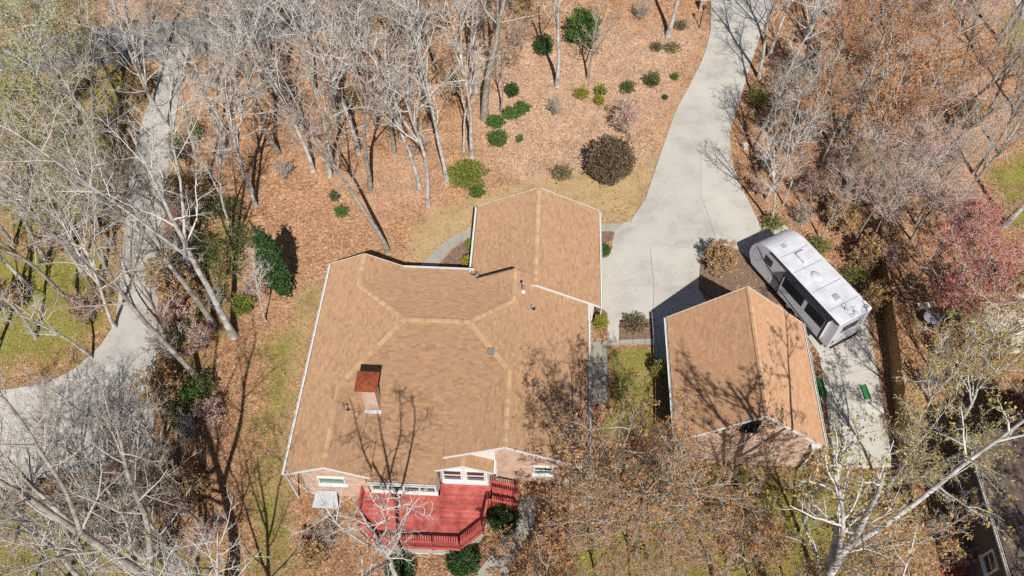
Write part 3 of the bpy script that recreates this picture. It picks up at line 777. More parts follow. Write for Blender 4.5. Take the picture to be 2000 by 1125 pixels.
cp.add([(cu - h, cv - h, zt), (cu + h, cv - h, zt), (cu + h, cv + h, zt), (cu - h, cv + h, zt), (cu, cv, zt + 0.10)], [(0, 1, 4), (1, 2, 4), (2, 3, 4), (3, 0, 4)])
c_ = cp.build("chimney_cap", M['rust'], chim, HO); c_["label"] = "rusty red square metal chimney cap"
# roof fittings
def pipe_vent(u, v, r=0.05, h=0.35):
    z = ZR(u, v); mb = MB(); mb.tube((u, v, z - .05), (u, v, z + h), r, r, 12); mb.tube((u, v, z + h), (u, v, z + h + .05), r * 1.25, r * 1.25, 12)
    p = mb.build("vent_pipe", M['metal'], house, HO)
    fb = MB(); fb.tube((u, v, z - 0.05), (u, v, z + 0.1), r * 2.6, r * 1.2, 12); fb.build("pipe_boot", M['black'], p, HO)
pipe_vent(-10.55, 20.95); pipe_vent(0.15, 23.0, 0.045); pipe_vent(-0.1, 28.35, 0.07, 0.22)
u, v = -2.42, 24.35; z = ZR(u, v)
mb = MB(); mb.box((u, v, z + 0.1), (0.34, 0.36, 0.16), M=Matrix.Rotation(math.atan(.5), 3, 'X')); bv = mb.build("box_vent", M['darkmetal'], house, HO, bevel=0.02)
mb = MB(); mb.box((u, v + .02, z + 0.19), (0.40, 0.30, 0.025), M=Matrix.Rotation(math.atan(.5), 3, 'X')); mb.build("vent_hood", M['darkmetal'], bv, HO)
u, v = -0.75, 29.35; z = ZR(u, v)
mb = MB(); mb.tube((u, v, z - .1), (u + .02, v, z + 0.95), 0.045, 0.045, 10); mb.tube((u + .02, v, z + .9), (u + .02, v, z + 1.02), 0.11, 0.06, 10)
ms = mb.build("service_mast", M['metal'], house, HO)
mb = MB(); mb.tube((u, v, z - .02), (u, v, z + .16), 0.17, 0.06, 12); mb.build("mast_flashing", M['white'], ms, HO)
for (u, v, zt, zb) in ((3.62, 18.8, 2.2, -1.0), (-13.72, 17.4, 2.85, -1.4), (4.42, 30.1, 2.0, 0), (-1.85, 18.95, 2.0, -0.6)):
    mb = MB(); mb.bar((u, v, zb), (u, v, zt), 0.09, 0.07); mb.build("downspout", M['white'], house, HO)

# ------------------------------------------------------------------ deck
DO = (-6.0, 16.2, -1.2)
deck = empty("deck", LW(*DO), -HB, "red stained timber deck with balustrade behind the house", "deck")
DP = [(-9.7, 17.68), (-9.7, 15.75), (-8.42, 14.45), (-3.66, 14.5), (-2.4, 15.62), (-2.15, 18.38), (-5.15, 18.38), (-5.15, 17.68)]
bw = 0.14; y = 14.45
while y < 18.38:
    m_ = y + bw / 2; xs_ = []
    for i in range(len(DP)):
        (x0, y0), (x1, y1) = DP[i], DP[(i + 1) % len(DP)]
        if (y0 > m_) != (y1 > m_): xs_.append(x0 + (m_ - y0) / (y1 - y0) * (x1 - x0))
    xs_.sort()
    for a, b in zip(xs_[::2], xs_[1::2]):
        cut = a + (b - a) * (0.35 + 0.3 * ((int(y * 100) * 7) % 10) / 10)
        for c0, c1 in ((a, cut - .004), (cut + .004, b)) if b - a > 4 else ((a, b),):
            mb = MB(); mb.box(((c0 + c1) / 2, m_, DZ - 0.02 + rnd.uniform(-.003, .003)), (c1 - c0, bw - 0.008, 0.035)); mb.build("deck_board", M['red'], deck, DO)
    y += bw
mb = MB(); mb.prism(ccw([(x, y, DZ - 0.05) for x, y in inset(DP, 0.03)]), 0.18); mb.build("deck_frame", M['redrail'], deck, DO)
RL = [(-9.66, 17.5), (-9.66, 15.77), (-8.40, 14.50), (-3.68, 14.55), (-2.45, 15.64), (-2.27, 17.15)]
bal = MB(); bal.box((0, 0, 0.45), (0.038, 0.038, 1.0)); bme = bal.build("baluster", M['redrail'], deck); bme_mesh = bme.data; bpy.data.objects.remove(bme)
def rail(pts, z0s, z1s, parent, off):
    for (p, q, za, zb) in zip(pts[:-1], pts[1:], z0s, z1s):
        p, q = Vector((*p, za)), Vector((*q, zb)); L = (q - p).length; d = (q - p) / L
        for nm, z, w, hh in (("top_rail", 0.96, 0.13, 0.045), ("hand_board", 0.88, 0.04, 0.10), ("bottom_rail", 0.06, 0.04, 0.10), ("rim_board", -0.14, 0.045, 0.22)):
            mb = MB(); mb.bar(p + Vector((0, 0, z)), q + Vector((0, 0, z)), w, hh); mb.build(nm, M['redrail'], parent, off)
        N = int(L / 0.135)
        for i in range(N):
            c = p + d * (L * (i + .5) / N) + Vector((0, 0, -0.04)) - Vector(off); link("baluster", bme_mesh, parent, c)
        NP = max(1, int(round(L / 1.7)))
        for i in range(NP + 1):
            c = p + d * (L * i / NP); mb = MB(); mb.box((c.x, c.y, c.z + 0.28), (0.095, 0.095, 1.42)); mb.build("post", M['redrail'], parent, off)
rail(RL, [DZ] * 5, [DZ] * 5, deck, DO)
for (a, b) in zip(RL[:-1], RL[1:]):            # lattice skirt
    mb = MB(); mb.bar((a[0], a[1], -0.85), (b[0], b[1], -0.85), 0.03, 1.0); mb.build("lattice_skirt", M['lattice'], deck, DO)
    mb = MB(); mb.bar((a[0], a[1] - .02, -1.36), (b[0], b[1] - .02, -1.36), 0.05, 0.07); mb.build("skirt_board", M['white'], deck, DO)
# stairs down to the walk
for k in range(5):
    mb = MB(); mb.box((-2.02 + 0.30 * k + 0.1, 17.75, DZ - 0.06 - 0.13 * k), (0.29, 1.05, 0.04)); mb.build("stair_tread", M['red'], deck, DO)
for vv in (17.18, 18.30):
    mb = MB(); mb.bar((-2.15, vv, DZ - 0.16), (-0.45, vv, DZ - 0.9), 0.05, 0.24); mb.build("stringer", M['redrail'], deck, DO)
    rail([(-2.15, vv), (-0.6, vv)], [DZ], [DZ - 0.62], deck, DO)

# ------------------------------------------------------------------ detached garage
GO = (12.8, 24.7, 0.0)
gar = empty("detached_garage", LW(*GO), -HB, "detached garage with steep shingle roof and pink brick gable", "garage")
pg = 0.86
gz = 2.8; gp = gz + 4.28 * pg
GWp = [(8.5, 20.4, gz), (12.78, 20.4, gp), (12.78, 28.95, gp), (8.5, 28.95, gz)]
GEp = [(17.06, 20.4, gz), (17.06, 28.95, gz), (12.78, 28.95, gp), (12.78, 20.4, gp)]
SH2 = [(0.449, 0.268, 0.161), (0.471, 0.289, 0.177), (0.412, 0.241, 0.144), (0.455, 0.273, 0.166), (0.428, 0.257, 0.155)]
groof = roof_deck([GWp, GEp], GO, gar)
shingle_roof(groof, [GWp, GEp], GO, rng, best_plane=0, colours=SH2, near=(10.3, 23.0, 4.5))
nw, ne = Vector((-pg, 0, 1)).normalized(), Vector((pg, 0, 1)).normalized()
ridge_caps(groof, (12.78, 20.4, gp), (12.78, 28.95, gp), nw, ne, GO, rng, lift=0.07, cols=[(0.48, 0.31, 0.19), (0.45, 0.28, 0.17), (0.50, 0.33, 0.21), (0.42, 0.255, 0.155)])
gutter((8.46, 20.38, gz - .07), (8.46, 28.97, gz - .07), (-1, 0, 0), gar, GO); gutter((17.10, 20.38, gz - .07), (17.10, 28.97, gz - .07), (1, 0, 0), gar, GO)
for dv, v in ((-0.02, 20.4), (0.02, 28.95)):
    trim("rake_board", (8.5, v + dv, gz - .07), (12.78, v + dv, gp - .07), 0.035, 0.17, gar, 'white', GO); trim("rake_board", (12.78, v + dv, gp - .07), (17.06, v + dv, gz - .07), 0.035, 0.17, gar, 'white', GO)
mb = MB(); zg = lambda u, v: gp - abs(u - 12.78) * pg - 0.16
wall_run(mb, [(8.95, 20.75), (8.95, 28.6), (16.6, 28.6), (16.6, 20.75), (8.95, 20.75)], zg, -2.0); mb.build("wall", M['brick'], gar, GO)
mb = MB(); mb.box((8.93, 25.6, 0.95), (0.06, 4.6, 2.1)); gd = mb.build("garage_door", M['white'], gar, GO)
for k in range(4):
    mb = MB(); mb.box((8.88, 25.6, 0.16 + 0.52 * k), (0.03, 4.5, 0.46)); mb.build("door_panel", M['white'], gd, GO)
window(gar, GO, (12.4, 20.72, 4.6), 0.9, 1.1, -math.pi / 2, 1, True, frame_mat='black')
mb = MB(); mb.bar((16.66, 20.6, -1.2), (16.66, 20.6, 2.6), 0.10, 0.09); mb.build("downspout", M['white'], gar, GO)
mb = MB(); mb.bar((16.4, 20.62, 2.42), (17.0, 20.62, 2.5), 0.3, 0.22); mb.build("eave_return", M['white'], gar, GO)

# ------------------------------------------------------------------ travel trailer
TX, TY = 19.8, 31.75
fw = math.atan2(0.878, -0.479)
T0 = (TX, TY, float(G(TX, TY)) + 0.05)
rv = empty("travel_trailer", T0, fw, "white travel trailer with grey stripes parked beside the detached garage", "trailer")
HL, HW, RZ = 4.05, 1.33, 3.3                   # half length, half width, roof height
prof = [(-HL, 0.62), (-HL, RZ - 0.06), (-HL + .05, RZ)] + [(2.5, RZ)] + [(2.5 + (HL + .25 - 2.5) * math.sin(a), RZ - 1.5 * (1 - math.cos(a))) for a in np.linspace(0.15, 1.45, 8)] + [(HL + .22, 1.35), (HL - .25, 0.66), (HL - 1.0, 0.62)]
def extrude_profile(prof, y0, y1, m, name, parent, bevel=0.0):
    mb = MB(); n = len(prof)
    mb.add([(x, y0, z) for x, z in prof] + [(x, y1, z) for x, z in prof], [tuple(range(n)), tuple(range(2 * n - 1, n - 1, -1))] + [(i, (i + 1) % n, n + (i + 1) % n, n + i) for i in range(n)])
    return mb.build(name, m, parent, bevel=bevel)
body = extrude_profile(prof, -HW, HW, M['rvside'], "body", rv)
rp = [(x, z) for x, z in prof[2:10]]
top = [(x, z + 0.012) for x, z in rp]; bot = [(x, z + 0.002) for x, z in rp]
extrude_profile(top + bot[::-1], -HW + 0.03, HW - 0.03, M['rvroof'], "roof_membrane", rv)
def side_strip(pts, w, m, name="stripe", y=HW, parent=None, z=None):
    """decal band that follows a curve along the left side"""
    mb = MB(); n = len(pts); vs = []
    for i, (x, zz) in enumerate(pts):
        a = pts[max(0, i - 1)]; b = pts[min(n - 1, i + 1)]; dx, dz = b[0] - a[0], b[1] - a[1]; l = math.hypot(dx, dz) or 1
        k = w * (0.35 + 0.65 * math.sin(math.pi * (i + 0.6) / (n + .2)))
        for yy in (y, y + 0.006):
            vs += [(x - dz / l * k / 2, yy, zz + dx / l * k / 2), (x + dz / l * k / 2, yy, zz - dx / l * k / 2)]
    fs = []
    for i in range(n - 1):
        o = 4 * i; fs += [(o + 2, o + 3, o + 7, o + 6), (o, o + 2, o + 6, o + 4), (o + 3, o + 1, o + 5, o + 7)]
    return mb.add(vs, fs).build(name, m, parent or rv)
side_strip([(3.9 - 0.42 * i, 2.55 - 1.25 * (1 - math.exp(-i / 4.0))) for i in range(15)], 0.16, M['rvgrey'])
side_strip([(3.6 - 0.36 * i, 2.75 - 1.25 * (1 - math.exp(-i / 3.2))) for i in range(14)], 0.10, M['rvpale'])
side_strip([(4.0 - 0.30 * i, 2.3 - 1.1 * (1 - math.exp(-i / 5.0))) for i in range(12)], 0.07, M['rvpale'])
side_strip([(3.95, 1.5), (3.95, 2.2), (3.7, 2.5), (3.3, 2.4), (3.15, 1.9), (3.35, 1.45), (3.95, 1.35)], 0.03, M['rvgrey'])
def rbox(name, c, s, m, parent, bev=0.03):
    mb = MB(); mb.box(c, s); return mb.build(name, m, parent, bevel=bev)
rbox("roof_edge_rail", (-0.7, HW + 0.03, RZ - 0.05), (6.6, 0.10, 0.10), M['black'], rv, 0.02)
rbox("roof_edge_rail", (-0.7, -HW - 0.03, RZ - 0.05), (6.6, 0.08, 0.08), M['rvside'], rv, 0.02)
so = rbox("slide_out", (-1.25, HW + 0.12, 2.0), (4.3, 0.34, 2.0), M['rvside'], rv, 0.02)
so["label"] = "slide-out room with dark windows on the trailer side"
for (x, w) in ((0.86, 0.10), (-3.36, 0.10)): rbox("slide_edge", (x, HW + 0.30, 2.0), (w, 0.06, 2.06), M['black'], so, 0.01)
rbox("slide_topper", (-1.25, HW + 0.20, 3.06), (4.4, 0.34, 0.06), M['black'], so, 0.02)
rbox("slide_window", (-0.30, HW + 0.30, 2.45), (1.95, 0.03, 0.9), M['glass'], so, 0.02)
rbox("slide_window", (-2.4, HW + 0.30, 2.45), (1.6, 0.03, 0.9), M['glass'], so, 0.02)
side_strip([(0.8 - 0.3 * i, 1.5 - 0.35 * math.sin(i / 6.0)) for i in range(13)], 0.12, M['rvgrey'], "stripe", HW + 0.292, so)
rbox("window", (2.55, HW + 0.012, 2.35), (0.75, 0.03, 0.62), M['glass'], rv, 0.02)
rbox("cargo_hatch", (1.6, HW + 0.008, 1.0), (0.8, 0.02, 0.45), M['rvside'], rv, 0.01)
for k, (dx, dz) in enumerate(((0, 0), (0.16, 0.03), (0.08, -0.10))): rbox("emblem", (1.72 + dx, HW + 0.01, 1.62 + dz), (0.13, 0.014, 0.07), M['rvgrey'], rv, 0.004)
rbox("rear_window", (-HL - 0.015, 0.1, 2.3), (0.03, 1.3, 0.7), M['glass'], rv, 0.02); rbox("rear_bumper", (-HL - 0.12, 0, 0.6), (0.12, 2.3, 0.14), M['black'], rv, 0.02)
for yy in (-1.05, 1.05): rbox("tail_light", (-HL - 0.02, yy, 1.1), (0.04, 0.14, 0.3), M['rust'], rv, 0.01)
wm, rm = MB(), MB()
wm.tube((0, -0.11, 0), (0, 0.11, 0), 0.36, 0.36, 20); rm.tube((0, 0.10, 0), (0, 0.125, 0), 0.21, 0.17, 16)
t0 = wm.build("tyre", M['tyre'], rv, bevel=0.02); r0 = rm.build("rim", M['rim'], t0)
for i, (x, yy, fl_) in enumerate(((-0.15, 1.12, 1), (-1.0, 1.12, 1), (-0.15, -1.12, -1), (-1.0, -1.12, -1))):
    o = t0 if i == 0 else copy_tree(t0, rv); o.location = (x, yy, 0.36)
    if fl_ < 0: o.rotation_euler = (0, 0, math.pi)
rbox("axle_beam", (-0.57, 0, 0.4), (1.4, 2.0, 0.12), M['black'], rv, 0.02); rbox("chassis_frame", (0, 0, 0.56), (7.6, 1.9, 0.14), M['black'], rv, 0.02)
for yy, in ((0.6,), (-0.6,)):
    mb = MB(); mb.bar((HL - .2, yy, 0.55), (HL + 1.05, 0, 0.55), 0.08, 0.12); mb.build("hitch_arm", M['black'], rv)
mb = MB(); mb.tube((HL + 0.75, 0, 0.0), (HL + 0.75, 0, 0.75), 0.045, 0.045, 10); mb.build("tongue_jack", M['black'], rv)
for yy in (0.2, -0.2):
    mb = MB(); mb.tube((HL + 0.35, yy, 0.62), (HL + 0.35, yy, 1.1), 0.15, 0.15, 12); mb.tube((HL + 0.35, yy, 1.1), (HL + 0.35, yy, 1.2), 0.15, 0.06, 12); mb.build("gas_bottle", M['white'], rv)
sk = MB()
for zz, r in ((RZ + .01, .34), (RZ + .09, .31), (RZ + .16, .2)):
    sk.add([(-0.4 + r * 1.25 * math.cos(a), 0.1 + r * math.sin(a), zz) for a in np.linspace(0, 2 * math.pi, 15)[:-1]], [])
sk.f = [(i, (i + 1) % 14, 14 + (i + 1) % 14, 14 + i) for i in range(14)] + [(14 + i, 14 + (i + 1) % 14, 28 + (i + 1) % 14, 28 + i) for i in range(14)] + [tuple(range(28, 42))]
sk.build("skylight_dome", M['rvroof'], rv, smooth=True)
rbox("air_conditioner", (1.2, -0.2, RZ + .13), (0.95, 0.7, 0.24), M['rvroof'], rv, 0.06); rbox("roof_vent", (-2.3, 0.1, RZ + .06), (0.4, 0.4, 0.1), M['rvpale'], rv, 0.02); rbox("roof_vent", (2.6, 0.3, RZ - .02), (0.36, 0.36, 0.12), M['rvpale'], rv, 0.02)
for xx in (-2.9, -1.3, 0.5, 1.9): rbox("roof_seam", (xx, 0, RZ + .014), (0.07, 2.36, 0.012), M['rvpale'], rv, 0.003)
for yy in (0.55, 0.85):
    mb = MB(); mb.tube((-HL - .1, -yy, 0.9), (-HL - .1, -yy, RZ + .1), 0.018, 0.018, 6); mb.build("ladder_rail", M['rim'], rv)
for k in range(8):
    mb = MB(); mb.tube((-HL - .1, -0.55, 1.0 + .28 * k), (-HL - .1, -0.85, 1.0 + .28 * k), 0.014, 0.014, 6); mb.build("ladder_rung", M['rim'], rv)
for xx in (-3.5, 3.0):
    for yy in (-0.9, 0.9):
        mb = MB(); mb.bar((xx, yy, 0.0), (xx + 0.25, yy, 0.55), 0.06, 0.06); mb.build("stabiliser", M['black'], rv)

# ------------------------------------------------------------------ fence
fa, fb = PG(1700, 455), PG(1764, 1040)
F0 = Vector((fa[0], fa[1], 0)); F1 = Vector((fb[0], fb[1], 0)); fd = (F1 - F0); FLn = fd.length; fd.normalize()
fence = empty("timber_fence", (F0.x, F0.y, float(G(F0.x, F0.y))), 0, "tall brown timber board fence along the right boundary", "fence")
bm_ = MB(); bm_.box((0, 0, 0.92), (0.138, 0.022, 1.84)); tmp = bm_.build("fence_board", M['fence'], fence); fmesh = tmp.data; bpy.data.objects.remove(tmp)
ang_f = math.atan2(fd.y, fd.x); nb_ = int(FLn / 0.146)
for i in range(nb_):
    c = F0 + fd * (0.146 * (i + .5)); z = float(G(c.x, c.y))
    o = link("fence_board", fmesh, fence, (c.x - F0.x, c.y - F0.y, z + rnd.uniform(-.015, .015)), ang_f)
    o.rotation_euler = (rnd.uniform(-.012, .012), rnd.uniform(-.01, .01), ang_f)
nfx = Vector((-fd.y, fd.x, 0))
for i in range(int(FLn / 2.4) + 1):
    c = F0 + fd * min(2.4 * i, FLn) + nfx * 0.09; z = float(G(c.x, c.y)); mb = MB(); mb.box((c.x, c.y, z + .9), (0.1, 0.1, 1.9)); mb.build("fence_post", M['woodgrey'], fence, (F0.x, F0.y, float(G(F0.x, F0.y))))
    if 2.4 * (i + 1) < FLn:
        d2 = F0 + fd * (2.4 * (i + 1)) + nfx * 0.09; z2 = float(G(d2.x, d2.y))
        for hz in (0.35, 1.5):
            mb = MB(); mb.bar((c.x, c.y, z + hz), (d2.x, d2.y, z2 + hz), 0.04, 0.09); mb.build("fence_rail", M['woodgrey'], fence, (F0.x, F0.y, float(G(F0.x, F0.y))))

# ------------------------------------------------------------------ neighbour's house on the right
NO = WL(*PG(1990, 1000)[:2]); NO = (NO[0], NO[1], -1.2)
nh = empty("neighbour_house", LW(*NO), -HB, "neighbouring house with dark brown shingle roof beyond the fence", "house")
n0 = WL(*P(1893, 850, 3.6)[:2]); nu0, nv1 = n0[0], n0[1]
nu1, nv0 = nu0 + 11.0, nv1 - 13.0
zr = 3.6 + 5.5 * 0.55
A_ = [(nu0, nv0, 3.6), (nu0 + 5.5, nv0, zr), (nu0 + 5.5, nv1, zr), (nu0, nv1, 3.6)]
B_ = [(nu1, nv0, 3.6), (nu1, nv1, 3.6), (nu0 + 5.5, nv1, zr), (nu0 + 5.5, nv0, zr)]
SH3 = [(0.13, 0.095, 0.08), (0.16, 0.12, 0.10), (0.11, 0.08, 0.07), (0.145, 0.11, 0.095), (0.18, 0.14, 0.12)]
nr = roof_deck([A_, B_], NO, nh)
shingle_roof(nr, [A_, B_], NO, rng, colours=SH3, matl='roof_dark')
mb = MB(); wall_run(mb, [(nu0 + .4, nv0 + .4), (nu0 + .4, nv1 - .4), (nu1 - .4, nv1 - .4), (nu1 - .4, nv0 + .4), (nu0 + .4, nv0 + .4)], lambda u, v: zr - abs(u - nu0 - 5.5) * .55 - .16, -2.0); mb.build("wall", M['shaded_wall'], nh, NO)
gutter((nu0 - .04, nv0, 3.52), (nu0 - .04, nv1, 3.52), (-1, 0, 0), nh, NO)
for vv in (nv1 - 3, nv1 - 6.5): window(nh, NO, (nu0 + .38, vv, 1.4), 1.1, 1.3, math.pi, 1, True)

# ------------------------------------------------------------------ small things about the place
p = PG(1366, 54); lp = empty("lamp_post", p, 0, "black lantern post beside the driveway entrance", "lamp post")
mb = MB(); mb.tube((0, 0, 0), (0, 0, 1.9), 0.045, 0.035, 10); mb.build("post", M['black'], lp)
mb = MB(); mb.tube((0, 0, 1.9), (0, 0, 2.25), 0.09, 0.15, 6); mb.build("lantern", M['glass'], lp); mb = MB(); mb.tube((0, 0, 2.25), (0, 0, 2.42), 0.19, 0.02, 6); mb.build("lantern_cap", M['black'], lp)
p = PG(1370, 18); pr = empty("entrance_pier", p, -HB, "short brick pier with pale cap at the top of the driveway", "pier")
mb = MB(); mb.box((0, 0, 0.55), (0.5, 0.5, 1.1)); mb.build("shaft", M['brick'], pr); mb = MB(); mb.box((0, 0, 1.14), (0.62, 0.62, 0.09)); mb.build("cap", M['cream'], pr, bevel=0.02)
p = PG(1453, 290); ub = empty("utility_box", p, 0.3, "small cream utility box right of the driveway under the birch", "utility box")
mb = MB(); mb.box((0, 0, 0.22), (0.42, 0.36, 0.44)); mb.build("cabinet", M['cream'], ub, bevel=0.02); mb = MB(); mb.box((0, 0, 0.46), (0.47, 0.41, 0.05)); mb.build("lid", M['cream'], ub, bevel=0.01)
for (x0, y0, x1, y1, lab) in ((1598, 738, 1608, 778, "green plastic garden edging strip next to the garage's east wall"), (1684, 752, 1694, 782, "green plastic sled lying at the fence side of the parking strip")):
    a, b = PG(x0, y0), PG(x1, y1); c = ((a[0] + b[0]) / 2, (a[1] + b[1]) / 2); L = math.hypot(b[0] - a[0], b[1] - a[1])
    o = empty("green_panel", (c[0], c[1], float(G(*c)) + 0.05), math.atan2(b[1] - a[1], b[0] - a[0]), lab, "plastic panel")
    mb = MB(); mb.box((0, 0, 0.03), (L, 0.34, 0.03)); mb.build("base", M['greenplastic'], o, bevel=0.008)
    for s_ in (-1, 1): mb = MB(); mb.box((0, 0.18 * s_, 0.07), (L, 0.03, 0.13)); mb.build("rim", M['greenplastic'], o, bevel=0.008)
p = PG(1811, 632); tb = empty("round_table", p, 0, "round grey metal table on the neighbour's side of the fence", "table")
mb = MB(); mb.tube((0, 0, 0.70), (0, 0, 0.74), 0.52, 0.52, 28); mb.build("table_top", M['metal'], tb); mb = MB(); mb.tube((0, 0, 0), (0, 0, 0.70), 0.05, 0.05, 10); mb.tube((0, 0, 0), (0, 0, .04), .28, .28, 16); mb.build("pedestal", M['black'], tb)
p = PG(1806, 604); bn = empty("garden_bench", p, 0.15, "slatted wooden garden bench behind the round grey table", "bench")
for k in range(6): mb = MB(); mb.box((-0.55 + .22 * k, 0.05, 0.44), (0.17, 0.5, 0.035)); mb.build("slat", M['cream'], bn)
for sx in (-1, 1):
    for sy in (-.15, .25): mb = MB(); mb.box((.58 * sx, sy, 0.2), (0.06, 0.06, 0.42)); mb.build("leg", M['woodgrey'], bn)
p = PG(75, 962); br_ = empty("blue_barrel", p, 0, "faded blue barrel at the edge of the neighbour's parking area", "barrel")
mb = MB(); mb.tube((0, 0, 0), (0, 0, .42), .27, .31, 18); mb.tube((0, 0, .42), (0, 0, .86), .31, .27, 18); mb.build("drum", mat("faded_blue_plastic", (0.16, 0.23, 0.30), .5), br_); mb = MB(); mb.tube((0, 0, .86), (0, 0, .9), .28, .26, 18); mb.build("lid", M['black'], br_)
p = PG(1862, 1116); sp = empty("board_stack", p, 0.1, "stack of reddish boards beside the neighbour's shaded wall", "boards")
for k in range(6): mb = MB(); mb.box((0.05 * (k % 2), 0.17 * (k % 3) - .17, 0.05 + .06 * (k // 3)), (1.5, 0.15, 0.05)); mb.build("board", M['brick'] if False else M['redrail'], sp)
# ------------------------------------------------------------------ trees
def unit(a): return a / (np.linalg.norm(a, axis=-1, keepdims=True) + 1e-9)
def walk(rg, pos, d, L, k, up, wob):
    """polylines: (N,k,3) from start pos, direction d, length L"""
    N = len(pos); pts = np.empty((N, k, 3)); pts[:, 0] = pos
    st = (L / (k - 1))[:, None]
    for i in range(1, k):
        d = unit(d + np.array([0, 0, 1.0]) * up + rg.normal(0, wob, (N, 3)))
        pts[:, i] = pts[:, i - 1] + d * st
    return pts
def spawn(rg, pts, rad, L, n, t0, t1, ang, lf, k, up, wob, rf, rmin, taper=0.5):
    N, K, _ = pts.shape
    j = np.tile(np.arange(n), N); pi = np.repeat(np.arange(N), n)
    t = t0 + (t1 - t0) * (j + rg.random(N * n)) / n
    s = np.minimum(t * (K - 1), K - 1.001); i0 = s.astype(int); fr = (s - i0)[:, None]
    pos = pts[pi, i0] * (1 - fr) + pts[pi, i0 + 1] * fr
    T = unit(pts[pi, i0 + 1] - pts[pi, i0])
    ref = unit(rg.normal(0, 1, (N * n, 3)))
    A = unit(np.cross(T, ref)); B = np.cross(T, A)
    az = (j * 2.4 + rg.uniform(0, 6.28, N)[pi] + rg.normal(0, 0.5, N * n))[:, None]
    # stable frame per parent so that branches turn round the parent
    A0 = unit(np.cross(T, np.array([0.31, 0.77, 0.55]))); B0 = np.cross(T, A0)
    side = A0 * np.cos(az) + B0 * np.sin(az)
    a = (ang * rg.uniform(0.72, 1.28, N * n))[:, None]
    d = unit(T * np.cos(a) + side * np.sin(a))
    Ln = L[pi] * lf * (1 - taper * t) * rg.uniform(0.65, 1.25, N * n)
    r_at = rad[pi, i0] * (1 - fr[:, 0]) + rad[pi, i0 + 1] * fr[:, 0]
    r0 = np.maximum(np.minimum(r_at * 0.8, r_at * rf + 0.004), rmin)
    P_ = walk(rg, pos, d, Ln, k, up, wob)
    prof = np.linspace(1, 0.3, k)
    return P_, r0[:, None] * prof[None, :], Ln
def tubes(sets):
    """list of (pts, rad, sides) -> V, F"""
    VV, FF, o = [], [], 0
    for pts, rad, m in sets:
        N, k, _ = pts.shape
        T = np.empty_like(pts); T[:, 1:-1] = pts[:, 2:] - pts[:, :-2]; T[:, 0] = pts[:, 1] - pts[:, 0]; T[:, -1] = pts[:, -1] - pts[:, -2]
        T = unit(T)
        ref = np.where(np.abs(T[:, :1, 2:3]) > 0.8, np.array([1.0, 0.1, 0]), np.array([0.1, 0.05, 1.0]))
        A = unit(np.cross(T, np.broadcast_to(ref, T.shape))); B = np.cross(T, A)
        a = np.arange(m) * 2 * np.pi / m
        V = pts[:, :, None, :] + rad[:, :, None, None] * (A[:, :, None, :] * np.cos(a)[None, None, :, None] + B[:, :, None, :] * np.sin(a)[None, None, :, None])
        idx = (np.arange(N * k * m) + o).reshape(N, k, m)
        nx_ = np.roll(idx, -1, axis=2)
        F = np.stack([idx[:, :-1], nx_[:, :-1], nx_[:, 1:], idx[:, 1:]], -1).reshape(-1, 4)
        VV.append(V.reshape(-1, 3)); FF.append(F); o += N * k * m
    return np.concatenate(VV), np.concatenate(FF)
def leaf_quads(rg, pos, size, cols, flat=0.0):
    n = len(pos)
    d = rg.normal(0, 1, (n, 3)); d[:, 2] *= (1 - flat); d = unit(d); e = unit(np.cross(d, rg.normal(0, 1, (n, 3))))
    s = (size * rg.uniform(0.6, 1.35, n))[:, None]
    V = np.stack([pos - d * s, pos + e * s * 0.55, pos + d * s, pos - e * s * 0.55], 1)
    c = np.array(cols)[rg.integers(0, len(cols), n)] * rg.uniform(0.7, 1.25, (n, 1))
    return V.reshape(-1, 3), np.arange(4 * n).reshape(n, 4), np.repeat(c, 4, 0)
KINDS = {  # bark, twig, bud colours, number of buds per twig tip, bud size
 'pale':   ('bark_pale', 'twig_pale', None, 0, 0),
 'grey':   ('bark_grey', 'twig_grey', None, 0, 0),
 'dark':   ('bark_dark', 'twig_grey', None, 0, 0),
 'pink':   ('bark_grey', 'twig_pink', [(0.56, 0.31, 0.23), (0.50, 0.26, 0.19), (0.60, 0.38, 0.30)], 0.8, 0.035),
 'tawny':  ('bark_grey', 'twig_grey', [(0.50, 0.32, 0.14), (0.44, 0.26, 0.11), (0.58, 0.40, 0.20)], 1.0, 0.055),
 'orange': ('bark_pale', 'twig_pink', [(0.58, 0.29, 0.12), (0.52, 0.24, 0.09), (0.64, 0.36, 0.17), (0.46, 0.21, 0.08)], 1.9, 0.052),
 'rust':   ('bark_grey', 'twig_grey', [(0.52, 0.28, 0.12), (0.46, 0.23, 0.095), (0.57, 0.35, 0.17), (0.40, 0.21, 0.09)], 1.25, 0.048),
 'yellow': ('bark_pale', 'twig_pale', [(0.46, 0.36, 0.10), (0.38, 0.30, 0.08), (0.60, 0.50, 0.20)], 0.75, 0.06),
 'lime':   ('bark_grey', 'twig_pale', [(0.36, 0.38, 0.08), (0.30, 0.31, 0.07), (0.52, 0.48, 0.18)], 0.9, 0.052),
 'crimson': ('bark_grey', 'twig_pink', [(0.60, 0.21, 0.18), (0.54, 0.165, 0.145), (0.63, 0.30, 0.24)], 1.8, 0.05),
 'maroon': ('bark_dark', 'twig_brown', [(0.16, 0.035, 0.035), (0.12, 0.03, 0.03), (0.20, 0.06, 0.05)], 2.5, 0.05),
}
